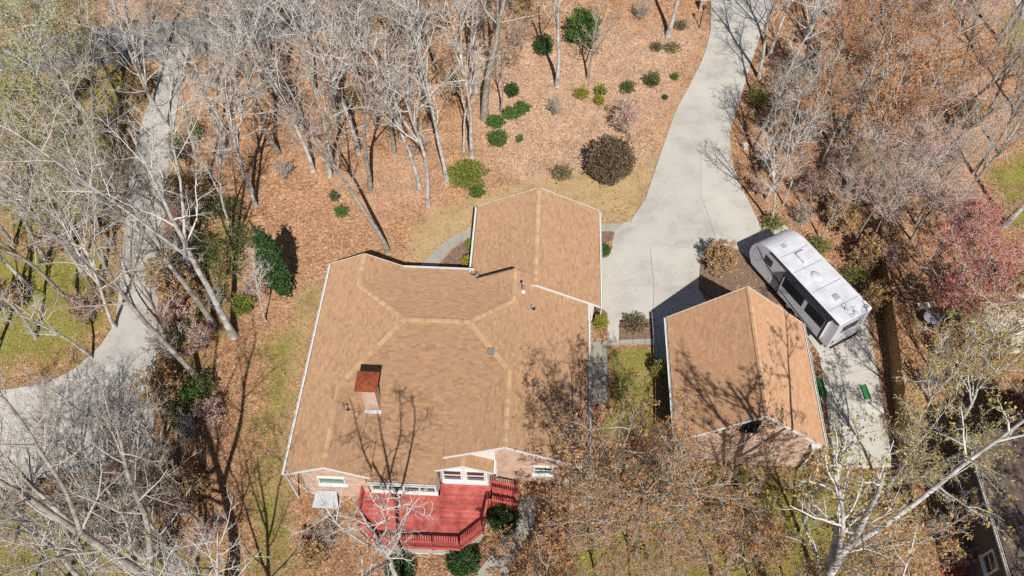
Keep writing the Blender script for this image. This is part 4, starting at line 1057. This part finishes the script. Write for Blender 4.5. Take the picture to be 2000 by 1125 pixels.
def tree_parts(seed, H, kind, r0=None, leaders=3, fork=0.35, spread=0.34, clear=0.3, n=(8, 6, 5, 4), lean=(0, 0), l1=0.34, stems=1, wob=0.05, limb=0.70, bmin=0.02):
    rg = np.random.default_rng(seed)
    bark, twig, cols, nb, bs = KINDS[kind]
    r0 = (r0 or 0.0115 * H + 0.03) * 0.88
    sets0 = []
    base = np.zeros((stems, 3)); base[:, :2] = rg.normal(0, 0.12 * (stems > 1), (stems, 2))
    d0 = np.tile(np.array([lean[0], lean[1], 1.0]), (stems, 1)) + rg.normal(0, 0.22 * (stems > 1), (stems, 3)) * np.array([1, 1, 0])
    L0 = H * rg.uniform(0.85, 1.0, stems) if stems > 1 else np.array([H])
    T = walk(rg, base, unit(d0), L0, 12, 0.03, wob)
    prof = np.linspace(1, 0.16, 12); prof[0] *= 1.35
    rad = (r0 * prof)[None, :].repeat(stems, 0)
    allP, allR, allL = [T], [rad], [L0]
    P1s = [(T, rad, L0)]
    if leaders > 0:
        Lp, Lr, LL = spawn(rg, T, rad, L0, leaders, fork, min(0.75, fork + 0.25), spread, 0.78, 12, 0.06, wob * 1.2, limb, 0.05, 0.5)
        P1s.append((Lp, Lr, LL))
    k_ = max(p[0].shape[1] for p in P1s)
    pts = np.concatenate([p[0] for p in P1s]); rd = np.concatenate([p[1] for p in P1s]); LL = np.concatenate([np.full(len(p[2]), H * (1.0 if i == 0 else 0.8)) for i, p in enumerate(P1s)])
    b1 = spawn(rg, pts, rd, LL, n[0], clear, 0.98, 0.85, l1, 7, 0.06, 0.11, 0.40, bmin, 0.6)
    b2 = spawn(rg, *b1, n[1], 0.15, 0.98, 0.75, 0.5, 5, 0.05, 0.14, 0.46, 0.0135, 0.45)
    b3 = spawn(rg, *b2, n[2], 0.1, 1.0, 0.7, 0.52, 4, 0.04, 0.17, 0.52, 0.0075, 0.4)
    b4 = spawn(rg, *b3, n[3], 0.1, 1.0, 0.7, 0.55, 3, 0.03, 0.2, 0.6, 0.0055, 0.35)
    Vt, Ft = tubes([(p[0], p[1], 8) for p in P1s])
    Vb, Fb = tubes([(b1[0], b1[1], 5), (b2[0], b2[1], 4)])
    Vw, Fw = tubes([(b3[0], b3[1], 3), (b4[0], b4[1], 3)])
    out = [("trunk", mesh_np("trunk", Vt, [Ft], M[bark], True)), ("branches", mesh_np("branches", Vb, [Fb], M[twig if kind != 'dark' else 'bark_grey'], True)), ("twigs", mesh_np("twigs", Vw, [Fw], M[{"twig_pale": "fine_pale", "twig_grey": "fine_grey"}.get(twig, twig)], True))]
    if cols:
        tips = np.concatenate([b4[0][:, -1], b4[0][:, 1]]); m = int(len(tips) * nb / 2 * 1.0)
        sel = tips[rg.integers(0, len(tips), m)] + rg.normal(0, 0.07, (m, 3))
        V, F, C = leaf_quads(rg, sel, bs * 1.35, cols)
        out.append(("dry_leaves" if kind in ('orange', 'rust', 'maroon') else "buds", mesh_np("buds", V, [F], M['drybuds'], False, C)))
    return out
def put_tree(parts, px, py, label, group=None, name="bare_tree", sc=1.0, rz=None, tilt=(0, 0), cat="tree"):
    p = PG(px, py)
    o = empty(name, (p[0], p[1], p[2] - 0.05), 0, label, cat, group)
    o.rotation_euler = (tilt[0], tilt[1], rnd.uniform(0, 6.28) if rz is None else rz)
    o.scale = (sc, sc, sc)
    for nm, me in parts: link(nm, me, o)
    return o
# ---- trees with a look of their own
def hero(seed, px, py, H, kind, label, name="bare_tree", **kw):
    put_tree(tree_parts(seed, H, kind, **kw), px, py, label, None, name, 1.0, 0.0)
hero(101, 457, 657, 19, 'pale', "white barked forked tree leaning left from the leaf strip beside the house", "sycamore_tree", leaders=2, fork=0.33, spread=0.30, clear=0.42, r0=0.27, lean=(-0.10, 0.02), wob=0.04, n=(9, 6, 5, 4))
hero(102, 418, 634, 17, 'grey', "mottled brown trunked tree just behind the white forked tree", leaders=2, fork=0.45, clear=0.4, lean=(-0.16, 0.05), r0=0.23)
hero(103, 758, 492, 16.5, 'grey', "tall grey tree rooted right behind the small front gable", leaders=3, fork=0.42, spread=0.38, clear=0.38, lean=(-0.05, 0.0), r0=0.21)
hero(104, 395, 748, 18, 'grey', "long leaning bare tree crossing above the neighbour's driveway", leaders=2, fork=0.5, clear=0.35, lean=(-0.28, 0.04), r0=0.22)
hero(105, 836, 402, 14, 'pale', "slim pale tree standing closest to the attached garage's lawn", leaders=2, fork=0.4, clear=0.4, spread=0.25)
hero(106, 873, 352, 15, 'pale', "pale tree growing up out of the light green bush", leaders=2, fork=0.4, clear=0.35, spread=0.3)
hero(107, 921, 306, 14, 'pale', "straight white trunked tree left of the green ivy trail", leaders=2, fork=0.55, clear=0.45, spread=0.25)
hero(108, 946, 232, 17, 'grey', "thick grey trunk at the upper end of the green ivy trail", leaders=3, fork=0.5, clear=0.4, r0=0.34)
hero(109, 1088, 168, 13, 'pale', "twin stemmed pale tree in the clearing beside the small dark evergreen", leaders=2, fork=0.3, clear=0.45, spread=0.18, r0=0.22)
hero(110, 1148, 154, 8, 'grey', "small bare tree in front of the round bright green evergreen", leaders=2, fork=0.2, clear=0.3, r0=0.13)
hero(111, 1304, 70, 15, 'pale', "smooth pale trunk near the top left edge of the driveway", leaders=2, fork=0.5, clear=0.5, r0=0.24)
hero(112, 1488, 252, 13, 'pale', "white birch leaning right at the driveway's right edge", "birch_tree", leaders=2, fork=0.5, clear=0.42, lean=(0.05, 0.0), spread=0.3, l1=0.28)
hero(113, 1655, 378, 12, 'orange', "white limbed tree holding orange brown leaves right of the driveway", "beech_tree", leaders=3, fork=0.3, clear=0.3, spread=0.5, l1=0.42, r0=0.17)
hero(114, 1745, 425, 10, 'pink', "wide spreading pinkish grey tree behind the parked trailer", leaders=4, fork=0.2, clear=0.22, spread=0.75, l1=0.5, n=(8, 7, 6, 4))
hero(115, 1825, 640, 10.5, 'crimson', "crimson budding maple beyond the fence", "maple_tree", leaders=4, fork=0.25, clear=0.25, spread=0.6, l1=0.46)
hero(116, 1515, 1232, 19, 'yellow', "big white sycamore forking over the fence at lower right", "sycamore_tree", leaders=4, fork=0.38, clear=0.42, spread=0.55, r0=0.40, l1=0.34, n=(7, 5, 4, 4), lean=(0.02, 0.0), limb=0.85, bmin=0.05)
hero(117, 1240, 1090, 14, 'rust', "rusty leaved tree rising between the two houses' back yards", "oak_tree", leaders=4, fork=0.25, clear=0.25, spread=0.55, l1=0.45, r0=0.17, n=(9, 6, 5, 4))
hero(127, 1112, 1085, 16.5, 'rust', "rusty leaved tree casting its blotchy shadow on the house roof", "oak_tree", leaders=4, fork=0.42, clear=0.5, spread=0.5, l1=0.42, r0=0.16, n=(8, 6, 5, 4))
hero(118, 1062, 1190, 8, 'rust', "low rusty orange tree beside the curved back walk", "oak_tree", leaders=4, fork=0.15, clear=0.15, spread=0.65, l1=0.5, r0=0.12, n=(8, 6, 5, 5))
hero(119, 1592, 1135, 13, 'tawny', "bare tree with tawny buds behind the detached garage", leaders=3, fork=0.35, clear=0.35, spread=0.5)
hero(120, 800, 1172, 16, 'pale', "pale slender limbed tree in front of the deck", leaders=4, fork=0.42, clear=0.42, spread=0.36, r0=0.2, l1=0.26, n=(6, 5, 5, 3), limb=0.8)
hero(121, 345, 1110, 15, 'grey', "long grey limbed tree leaning far left at the lower left", leaders=3, fork=0.35, clear=0.3, spread=0.5, lean=(-0.3, 0.0), r0=0.24)
hero(122, 455, 1245, 20, 'grey', "tall tree whose long trunk shadow runs up the side lawn", leaders=3, fork=0.5, clear=0.4, spread=0.5, r0=0.45)
hero(123, 1962, 440, 16, 'pale', "leaning grey trunk at the right edge above the small lawn", leaders=2, fork=0.55, clear=0.5, lean=(0.06, 0), r0=0.25)
hero(124, 1950, 78, 15, 'grey', "grey trunk by the pale corner patio at upper right", leaders=2, fork=0.5, clear=0.5, r0=0.24)
hero(125, 75, 92, 14, 'dark', "thick dark trunk beside the street at upper left", leaders=3, fork=0.35, clear=0.4, spread=0.4, r0=0.34)
hero(126, 1400, 1165, 10, 'rust', "rusty leaved tree behind the detached garage's pink gable", "oak_tree", leaders=3, fork=0.25, clear=0.25, spread=0.55, l1=0.42, n=(8, 6, 5, 4))
# ---- shared stock for the woods
STOCK = {}
def stock(kind, i, **kw):
    key = (kind, i)
    if key not in STOCK:
        d = dict(leaders=3, fork=0.38, clear=0.34, spread=0.38, n=(8, 5, 5, 3) if kind in ('pale', 'grey', 'dark') else (8, 6, 5, 3)); d.update(kw)
        STOCK[key] = tree_parts(500 + 17 * i + sum(map(ord, kind)), 14.0, kind, **d)
    return STOCK[key]
ORD = "first second third fourth fifth sixth seventh eighth ninth tenth eleventh twelfth thirteenth fourteenth fifteenth sixteenth seventeenth eighteenth nineteenth twentieth twenty-first twenty-second".split()
LOOK = {'pale': 'pale barked bare', 'grey': 'grey bare', 'dark': 'dark trunked bare', 'pink': 'pinkish budding', 'tawny': 'tawny budding', 'lime': 'yellow green budding', 'yellow': 'yellow budding', 'orange': 'orange leaved', 'rust': 'rusty leaved', 'crimson': 'crimson budding', 'maroon': 'maroon'}
def wood(lst, label, group, name="bare_tree"):
    for i, (px, py, H, kind) in enumerate(lst):
        same = sorted(t[0] + t[1] * 1e-4 for t in lst if t[3] == kind)
        lab = label[i] if not isinstance(label, str) else ("%s %s tree from the left %s" % (ORD[same.index(px + py * 1e-4)], LOOK[kind], label) if len(same) > 1 else "only %s tree %s" % (LOOK[kind], label))
        put_tree(stock(kind, i % 2 if kind not in ('pale', 'grey') else i % 3), px, py, lab, group, name, H / 14.0, None, (rnd.gauss(0, .05), rnd.gauss(0, .05)))
wood([(723, 370, 15, 'grey'), (645, 344, 15, 'pale'), (611, 334, 14, 'pale'), (770, 298, 14, 'grey'), (820, 368, 14, 'pale'), (700, 300, 15, 'pale'), (660, 255, 15, 'pink'), (735, 240, 14, 'pink'), (800, 215, 15, 'pale'), (850, 240, 14, 'grey'), (590, 250, 15, 'pale'),
      (545, 300, 16, 'grey'), (620, 190, 15, 'grey'), (700, 170, 15, 'pink'), (770, 150, 14, 'pink'), (860, 150, 14, 'tawny'), (906, 294, 9, 'pale'), (978, 222, 8, 'tawny'), (900, 120, 13, 'tawny'), (830, 90, 14, 'grey'), (970, 120, 12, 'tawny'), (930, 180, 14, 'pale'), (560, 130, 15, 'pale'), (680, 90, 14, 'pink'), (780, 40, 14, 'pink'), (610, 60, 14, 'grey'), (740, 20, 14, 'grey'), (520, 180, 15, 'pink')],
     "in the woods behind the house", "bare trees in the front woods")
wood([(500, 402, 12, 'pale'), (454, 452, 9, 'pale'), (493, 376, 13, 'pale'), (400, 380, 14, 'grey'), (440, 300, 15, 'grey'), (520, 628, 6, 'pale'), (380, 480, 13, 'grey'), (360, 590, 10, 'grey'), (470, 220, 14, 'pale'), (420, 175, 13, 'dark'), (430, 110, 14, 'grey'), (340, 700, 11, 'grey')],
     "right of the neighbour's long driveway", "bare trees along the neighbour's driveway")
wood([(267, 130, 12, 'pale'), (215, 330, 14, 'lime'), (150, 250, 13, 'lime'), (120, 380, 13, 'grey'), (190, 450, 14, 'lime'), (60, 330, 13, 'lime'), (90, 510, 13, 'pale'), (235, 220, 12, 'lime'), (20, 220, 13, 'grey'), (150, 600, 13, 'grey'), (200, 560, 13, 'pink'), (30, 480, 13, 'pink'), (330, 90, 12, 'pale'), (170, 170, 11, 'lime'), (300, 205, 11, 'pale'), (232, 192, 11, 'lime'), (182, 246, 12, 'pale'), (330, 250, 12, 'pale'), (110, 300, 12, 'lime'), (205, 405, 12, 'lime'), (245, 60, 13, 'lime'), (140, 110, 12, 'lime'), (55, 560, 12, 'pale'), (225, 640, 11, 'pale'), (10, 400, 12, 'lime'), (160, 530, 12, 'pale'), (70, 660, 11, 'grey'), (-10, 700, 12, 'grey'), (180, 700, 9, 'pale'), (222, 484, 11, 'lime'), (182, 566, 10, 'lime'), (100, 440, 11, 'lime')],
     "in the yard left of the neighbour's driveway", "trees in the neighbour's left yard")
wood([(300, 1010, 12, 'grey'), (250, 1180, 15, 'pale'), (120, 1260, 15, 'pale'), (380, 1140, 11, 'pale'), (200, 1060, 12, 'grey'), (520, 1300, 14, 'pale'), (60, 1180, 14, 'grey'), (310, 1260, 15, 'pale'), (350, 900, 9, 'grey'), (170, 1140, 13, 'pale'), (280, 1090, 11, 'pale'), (230, 960, 10, 'grey'), (130, 1080, 12, 'pale'), (440, 1130, 9, 'pale'), (390, 1020, 9, 'grey'), (30, 1050, 12, 'grey')],
     "in the tangle at the lower left corner", "bare trees at the lower left")
wood([(1608, 130, 12, 'pale'), (1660, 110, 12, 'pale'), (1705, 125, 13, 'pale'), (1760, 118, 12, 'pink'), (1812, 130, 13, 'grey'), (1560, 160, 11, 'pale'), (1870, 170, 12, 'pink'), (1920, 240, 11, 'grey'), (1850, 260, 11, 'pink'), (1900, 340, 11, 'grey'), (1800, 210, 12, 'pale'), (1640, 60, 12, 'pale'), (1730, 60, 12, 'pale'), (1580, 60, 12, 'pale'), (1840, 60, 13, 'pink'), (1690, 200, 10, 'pink'), (1820, 330, 10, 'pale'), (1870, 400, 10, 'pink'), (1950, 300, 11, 'pale'), (1770, 380, 9, 'pale'), (1920, 130, 12, 'pink'), (1600, 470, 7, 'pink'), (1660, 320, 9, 'pale'), (1980, 210, 12, 'grey'), (1562, 300, 9, 'pale'), (1602, 384, 8, 'pale'), (1652, 446, 8, 'grey'), (1722, 452, 8, 'pale'), (1642, 262, 10, 'pale'), (1790, 440, 9, 'grey'), (1716, 330, 9, 'grey'), (1504, 440, 9, 'pale'), (1486, 335, 10, 'grey'), (1482, 152, 13, 'pale'), (1470, 292, 9, 'pale'), (1500, 110, 13, 'pale'), (1496, 390, 9, 'pale')],
     "in the woods right of the driveway", "bare trees in the right woods")
wood([(1560, 330, 8, 'orange'), (1530, 400, 6, 'orange'), (1600, 260, 9, 'orange'), (1700, 260, 10, 'orange'), (1760, 300, 9, 'orange'), (1620, 430, 7, 'rust'), (1555, 250, 8, 'orange'), (1580, 190, 9, 'orange'), (1640, 170, 9, 'orange'), (1690, 330, 8, 'orange'), (1735, 210, 9, 'orange'), (1600, 330, 8, 'orange'), (1800, 270, 8, 'orange'), (1520, 300, 7, 'orange'), (1660, 230, 9, 'rust')],
     "right of the driveway's bend", "orange leaved trees right of the driveway", "beech_tree")
wood([(1700, 480, 7, 'pink'), (1670, 470, 8, 'grey'), (1780, 470, 8, 'pink')], "between the trailer and the crimson maple", "twiggy trees behind the trailer")
wood([(1905, 560, 8, 'crimson'), (1762, 580, 8, 'crimson'), (1870, 600, 8, 'crimson')], ["smaller crimson tree at the far right of the crimson maple", "smaller crimson tree close against the fence", "low crimson tree below the crimson maple"], "crimson budding trees", "maple_tree")
wood([(1850, 860, 11, 'yellow'), (1945, 860, 11, 'yellow'), (1900, 1000, 11, 'yellow'), (1960, 1180, 12, 'yellow'), (1870, 720, 9, 'yellow'), (1960, 720, 8, 'yellow'), (1800, 930, 9, 'yellow'), (1985, 960, 10, 'yellow'), (1640, 965, 9, 'yellow'), (1722, 968, 10, 'yellow'), (1782, 835, 9, 'yellow'), (1832, 765, 8, 'yellow')],
     "near the right boundary fence", "yellow budding trees by the fence")
wood([(1900, 850, 4.5, 'maroon'), (1950, 800, 4, 'maroon')], ["dark maroon shrub tree beside the neighbour's dark roof", "dark maroon shrub tree at the right picture edge"], "maroon shrub trees", "maple_tree")
wood([(1120, 1130, 7, 'rust'), (1180, 1190, 8, 'rust'), (1300, 1180, 8, 'rust'), (1480, 1180, 9, 'tawny'), (1330, 1070, 7, 'rust'), (1150, 1050, 7, 'rust'), (1240, 1180, 8, 'tawny'), (1420, 1100, 8, 'tawny'), (1560, 1210, 9, 'tawny'), (1090, 1240, 8, 'rust')], "in the back yard thicket", "rusty trees in the back yard", "oak_tree")

# ------------------------------------------------------------------ shrubs
def leafy(seed, rx, ry, rz, n, size, cols, lump=0.22, core=True):
    """shrub crown of single leaves in clumps through an uneven ellipsoid, with stems"""
    rg = np.random.default_rng(seed)
    d = unit(rg.normal(0, 1, (n, 3)))
    ph = rg.uniform(0, 6.28, (6, 3)); fq = rg.uniform(1.5, 4.5, (6, 3))
    f = 1 + lump * np.mean([np.sin(d @ fq[i] * 1.6 + ph[i, 0]) for i in range(6)], 0) * 2
    r = (rg.random(n) ** 0.28) * f
    pos = d * r[:, None] * np.array([rx, ry, rz]); pos[:, 2] += rz * 1.02
    k = max(12, n // 90); sd = unit(rg.normal(0, 1, (k, 3)) + np.array([0, 0, 0.3])); ln = rg.uniform(1.02, 1.38, k)   # ragged sprigs past the outline
    si = rg.integers(0, k, n // 7); sp_ = sd[si] * (rg.uniform(0.75, 1.0, len(si)) * ln[si])[:, None] * np.array([rx, ry, rz]); sp_[:, 2] += rz * 1.02
    pos = np.concatenate([pos, sp_ + rg.normal(0, 0.03, sp_.shape)])
    pos = pos[pos[:, 2] > 0.02]
    V, F, C = leaf_quads(rg, pos, size, cols)
    out = [("foliage", mesh_np("foliage", V, [F], M['leaf'], False, C))]
    st = walk(rg, np.zeros((7, 3)), unit(rg.normal(0, 0.5, (7, 3)) + np.array([0, 0, 1.2])), np.full(7, rz * 1.6), 5, 0.0, 0.1)
    st[:, :, 0] *= min(1, rx / rz); st[:, :, 1] *= min(1, ry / rz)
    V, F = tubes([(st, np.linspace(0.03, 0.008, 5)[None, :].repeat(7, 0), 4)])
    out.append(("stems", mesh_np("stems", V, [F], M['bark_dark'], True)))
    return out
def bare_bush(seed, h, kind, stems=9):
    return tree_parts(seed, h, kind, r0=0.022, leaders=0, clear=0.12, n=(6, 5, 4, 3), stems=stems, l1=0.5, wob=0.1)
DG = [(0.05, 0.105, 0.03), (0.065, 0.13, 0.04), (0.09, 0.165, 0.055), (0.04, 0.08, 0.026)]
MG = [(0.095, 0.19, 0.04), (0.13, 0.235, 0.05), (0.075, 0.155, 0.035), (0.18, 0.28, 0.07)]
YG = [(0.22, 0.28, 0.04), (0.28, 0.32, 0.06), (0.16, 0.22, 0.035), (0.34, 0.36, 0.09)]
YL = [(0.40, 0.36, 0.04), (0.46, 0.42, 0.06), (0.30, 0.30, 0.04), (0.24, 0.26, 0.04)]
BR = [(0.20, 0.145, 0.095), (0.25, 0.18, 0.12), (0.16, 0.115, 0.07), (0.22, 0.185, 0.11)]
OL = [(0.22, 0.20, 0.10), (0.17, 0.17, 0.08), (0.28, 0.24, 0.13)]
def bush(px, py, wpx, h, cols, label, n=1800, size=0.06, group=None, name="shrub", depth=0.9, seed=None, lump=0.28):
    """px, py = foot of the bush in front; wpx = its width in photo pixels"""
    r = wpx / 2 / pxm(px, py)
    p = PG(px, py); y = p[1] + r * depth * 0.7
    parts = leafy(seed or int(px * 7 + py), r, r * depth, h / 2, n, size, cols, lump)
    o = empty(name, (p[0], y, float(G(p[0], y))), 0, label, "shrub", group)
    for nm, me in parts: link(nm, me, o)
bush(1191, 368, 92, 3.9, BR, "big round dark brown bush on the front lawn by the driveway", 10000, 0.075, lump=0.13)
bush(912, 372, 72, 1.7, YG, "light green fluffy bush at the edge of the woods", 4500, 0.06)
bush(931, 390, 30, 1.0, MG, "small bright green bush in front of the light green one", 1400, 0.05)
bush(552, 588, 48, 6.6, DG, "tall dark green holly beside the house's left lawn", 14000, 0.085, name="holly_tree", lump=0.16)
bush(1137, 98, 62, 3.6, MG, "round bright green evergreen high in the clearing", 6000, 0.085, name="evergreen_shrub")
bush(1061, 112, 38, 1.9, DG, "small dark evergreen left of the twin stemmed tree", 2500, 0.06)
for (x, y, w, h, lab) in ((1000, 192, 26, 1.2, "topmost bush of the green ivy trail"), (1020, 225, 30, 0.9, "bush at the outer bend of the green ivy trail"), (998, 235, 36, 0.7, "low bush at the inner bend of the green ivy trail"), (968, 252, 36, 0.8, "bush midway down the green ivy trail"), (972, 290, 38, 1.3, "lowest and largest bush of the green ivy trail")):
    bush(x, y, w, h, MG if y > 200 else DG, lab, 1800, 0.06, "ivy trail bushes")
bush(1015, 279, 15, 0.6, MG, "tiny round green shrub right of the ivy trail", 500, 0.045)
bush(1135, 196, 30, 0.9, YL, "yellow green shrub left of the pair in the clearing", 1200, 0.05)
bush(1173, 190, 24, 1.0, YG, "upper one of the paired yellow green shrubs", 1000, 0.05)
bush(1170, 207, 22, 0.8, YL, "lower one of the paired yellow green shrubs", 900, 0.05)
bush(1225, 184, 30, 0.9, OL + DG, "grey green shrub left of the upright dark shrub", 1300, 0.05)
bush(1273, 174, 31, 1.4, OL + DG, "upright dark olive shrub near the driveway's bend", 1600, 0.05)
bush(1317, 158, 16, 0.6, MG, "small green shrub nearest the driveway's upper left edge", 600, 0.045)
bush(1299, 196, 12, 0.45, DG, "tiny dark shrub on the driveway's verge", 350, 0.04)
bush(1330, 62, 30, 0.8, OL, "pale olive shrub beside the smooth pale trunk", 900, 0.05)
bush(1282, 102, 24, 0.8, OL, "olive shrub below the smooth pale trunk", 800, 0.05)
bush(1312, 104, 36, 0.5, OL, "flat olive shrub between the trunk and the driveway", 800, 0.05)
bush(1097, 355, 46, 0.8, OL, "low grey twiggy shrub behind the garage ridge", 1500, 0.045)
bush(654, 396, 20, 0.9, OL + DG, "grey green shrub standing in the leaf litter left of the tall grey tree", 700, 0.05)
bush(667, 426, 28, 0.7, MG, "small spreading green shrub in the orange leaf litter", 900, 0.05)
bush(1181, 503, 22, 1.1, DG + MG, "clipped green boxwood against the garage's east wall", 1800, 0.04, lump=0.08)
bush(1172, 645, 26, 1.3, YL, "clipped yellow shrub at the house's east corner", 2200, 0.045, lump=0.1)
bush(913, 527, 18, 1.3, YL, "yellow shrub in the courtyard mulch bed", 1200, 0.045); bush(917, 492, 14, 1.1, YG, "green shrub behind the yellow one in the courtyard", 900, 0.045)
bush(1240, 650, 52, 0.7, OL + BR, "low brown green shrub in the square mulch bed", 1300, 0.06)
bush(1282, 745, 28, 2.0, OL + YL, "columnar olive shrub at the garage's west corner", 1600, 0.05)
bush(980, 1040, 62, 1.25, DG, "rounded dark green laurel beside the deck stairs", 4500, 0.065); bush(905, 1122, 64, 1.1, DG, "rounded dark green laurel below the deck's front corner", 4500, 0.065); bush(782, 1140, 60, 1.2, DG, "dark green laurel below the deck behind pale branches", 4000, 0.065)
bush(1480, 215, 44, 1.8, YL + OL, "yellow green bush at the driveway's right edge", 1600, 0.06); bush(1590, 150, 40, 2.2, DG, "dark evergreen shrub behind the white birch", 1600, 0.06)
bush(1510, 455, 44, 1.2, OL + YG, "straggly green bush at the trailer's front end", 1100, 0.06); bush(1600, 500, 50, 1.1, OL + YG, "straggly green bush along the trailer's far side", 1100, 0.06); bush(1668, 560, 50, 1.1, OL + YG, "straggly green bush near the trailer's rear corner", 1100, 0.06)
bush(388, 280, 24, 2.5, MG, "bright green sapling beside the neighbour's driveway", 700, 0.06); bush(380, 800, 34, 2.0, MG, "bright green bush in the thicket left of the house", 1200, 0.06); bush(360, 850, 30, 1.6, DG, "dark green bush in the thicket left of the house", 1000, 0.06)
for (x, y, w, h, c, lab) in ((440, 560, 90, 2.4, OL + MG, "thin green understory bush beside the white forked tree"), (400, 520, 70, 2.6, OL + DG, "thin dark understory bush behind the white forked tree"), (470, 500, 60, 2.4, OL + MG, "thin green understory bush left of the holly"), (475, 620, 44, 1.6, YG, "yellow green bush at the foot of the white forked tree"), (345, 830, 60, 2.0, OL + DG, "dark understory bush beside the neighbour's parking area"),
   (350, 400, 60, 2.6, OL + DG, "dark understory bush by the upper part of the neighbour's driveway"), (400, 440, 70, 2.4, OL + DG + MG, "green understory bush above the white forked tree's foot"), (345, 560, 60, 2.4, OL + DG, "dark understory bush at the neighbour's driveway edge"),
   (450, 440, 60, 2.2, OL + DG, "dark understory bush up and left of the holly"), (370, 680, 60, 2.2, OL + DG, "dark understory bush at the foot of the long leaning tree"), (400, 780, 50, 1.8, OL + MG, "green understory bush below the long leaning tree"), (350, 320, 50, 2.4, OL + DG, "topmost understory bush right of the neighbour's driveway")):
    bush(x, y, w, h, c, lab, 1500, 0.06)
# leafless brush
BB = [bare_bush(900 + i, 2.6, k) for i, k in enumerate(('grey', 'pink', 'tawny'))]
def brush(lst, label, group):
    for i, (x, y, h) in enumerate(lst):
        same = sorted(t[0] * 10000 + t[1] for t in lst)
        lab = label[i] if not isinstance(label, str) else "%s clump from the left of %s" % (ORD[same.index(x * 10000 + y)], label)
        put_tree(BB[i % 3], x, y, lab, group, "bare_shrub", h / 2.6, cat="shrub")
brush([(1082, 225, 2.0), (1218, 258, 3.0), (1400, 520, 2.6), (1215, 232, 2.0)], ["bare brown round shrub in the middle of the clearing", "bare pale twiggy shrub behind the big brown bush", "bare brown shrub at the tip of the mulch island", "lower bare shrub behind the big brown bush"], "bare shrubs in the clearing")
brush([(340, 700, 3.2), (350, 640, 3), (370, 600, 3), (385, 560, 3.2), (400, 680, 2.6), (340, 780, 3), (380, 860, 2.8), (420, 820, 2.2), (330, 560, 3), (350, 500, 3), (370, 430, 3), (395, 400, 3), (430, 600, 2.4), (500, 580, 2)], "leafless brown brush in the thicket left of the house", "brush in the left thicket")
brush([(300, 980, 2.8), (260, 940, 3), (330, 940, 2.6), (220, 980, 3), (350, 1010, 2.6), (380, 960, 2.4), (170, 1030, 2.8), (240, 1060, 3), (130, 980, 2.6), (330, 1080, 2.8), (410, 1060, 2.2), (620, 1100, 2), (650, 1060, 2)], "tangled leafless brush at the lower left", "brush at the lower left")
brush([(1540, 300, 2.8), (1580, 380, 2.6), (1640, 450, 2.8), (1500, 330, 2), (1620, 330, 2.8), (1700, 400, 2.8), (1560, 440, 2.2), (1720, 520, 2.6), (1680, 520, 2.6), (1800, 380, 2.8), (1850, 420, 2.8), (1900, 460, 2.6), (1770, 250, 2.8), (1830, 330, 2.8), (1880, 250, 2.8), (1640, 200, 2.8), (1480, 380, 1.8), (1700, 590, 2.2)], "leafless brush in the woods right of the driveway", "brush in the right woods")
brush([(560, 200, 2.6), (620, 270, 2.4), (690, 220, 2.6), (760, 190, 2.4), (820, 300, 2), (880, 190, 2.4), (560, 350, 2), (930, 70, 2.6), (860, 60, 2.6), (780, 80, 2.8), (1010, 90, 2.6), (1020, 40, 2.4), (1250, 40, 2.2)], "leafless brush between the trunks behind the house", "brush in the front woods")
brush([(1130, 1000, 2.2), (1180, 1040, 2.4), (1280, 1000, 2.2), (1340, 960, 2), (1420, 1040, 2.2), (1500, 1080, 2.2), (1580, 1010, 2), (1680, 1060, 2.2), (1720, 1000, 2)], "leafless brush in the back yard below the garage", "brush in the back yard")
brush([(1830, 700, 2.2), (1880, 650, 2.2), (1930, 700, 2.2), (1800, 760, 2), (1860, 560, 2.4), (1960, 560, 2.4), (1820, 1040, 2), (1860, 1090, 2)], "leafless brush on the neighbour's side of the fence", "brush beyond the fence")
brush([(60, 420, 2.8), (130, 480, 2.6), (30, 600, 2.6), (170, 350, 2.8), (220, 270, 2.8), (100, 270, 2.8), (40, 300, 2.8), (180, 620, 2.4), (280, 190, 2.6), (240, 140, 2.6), (150, 190, 2.6)], "leafless brush in the neighbour's left yard", "brush in the left yard")
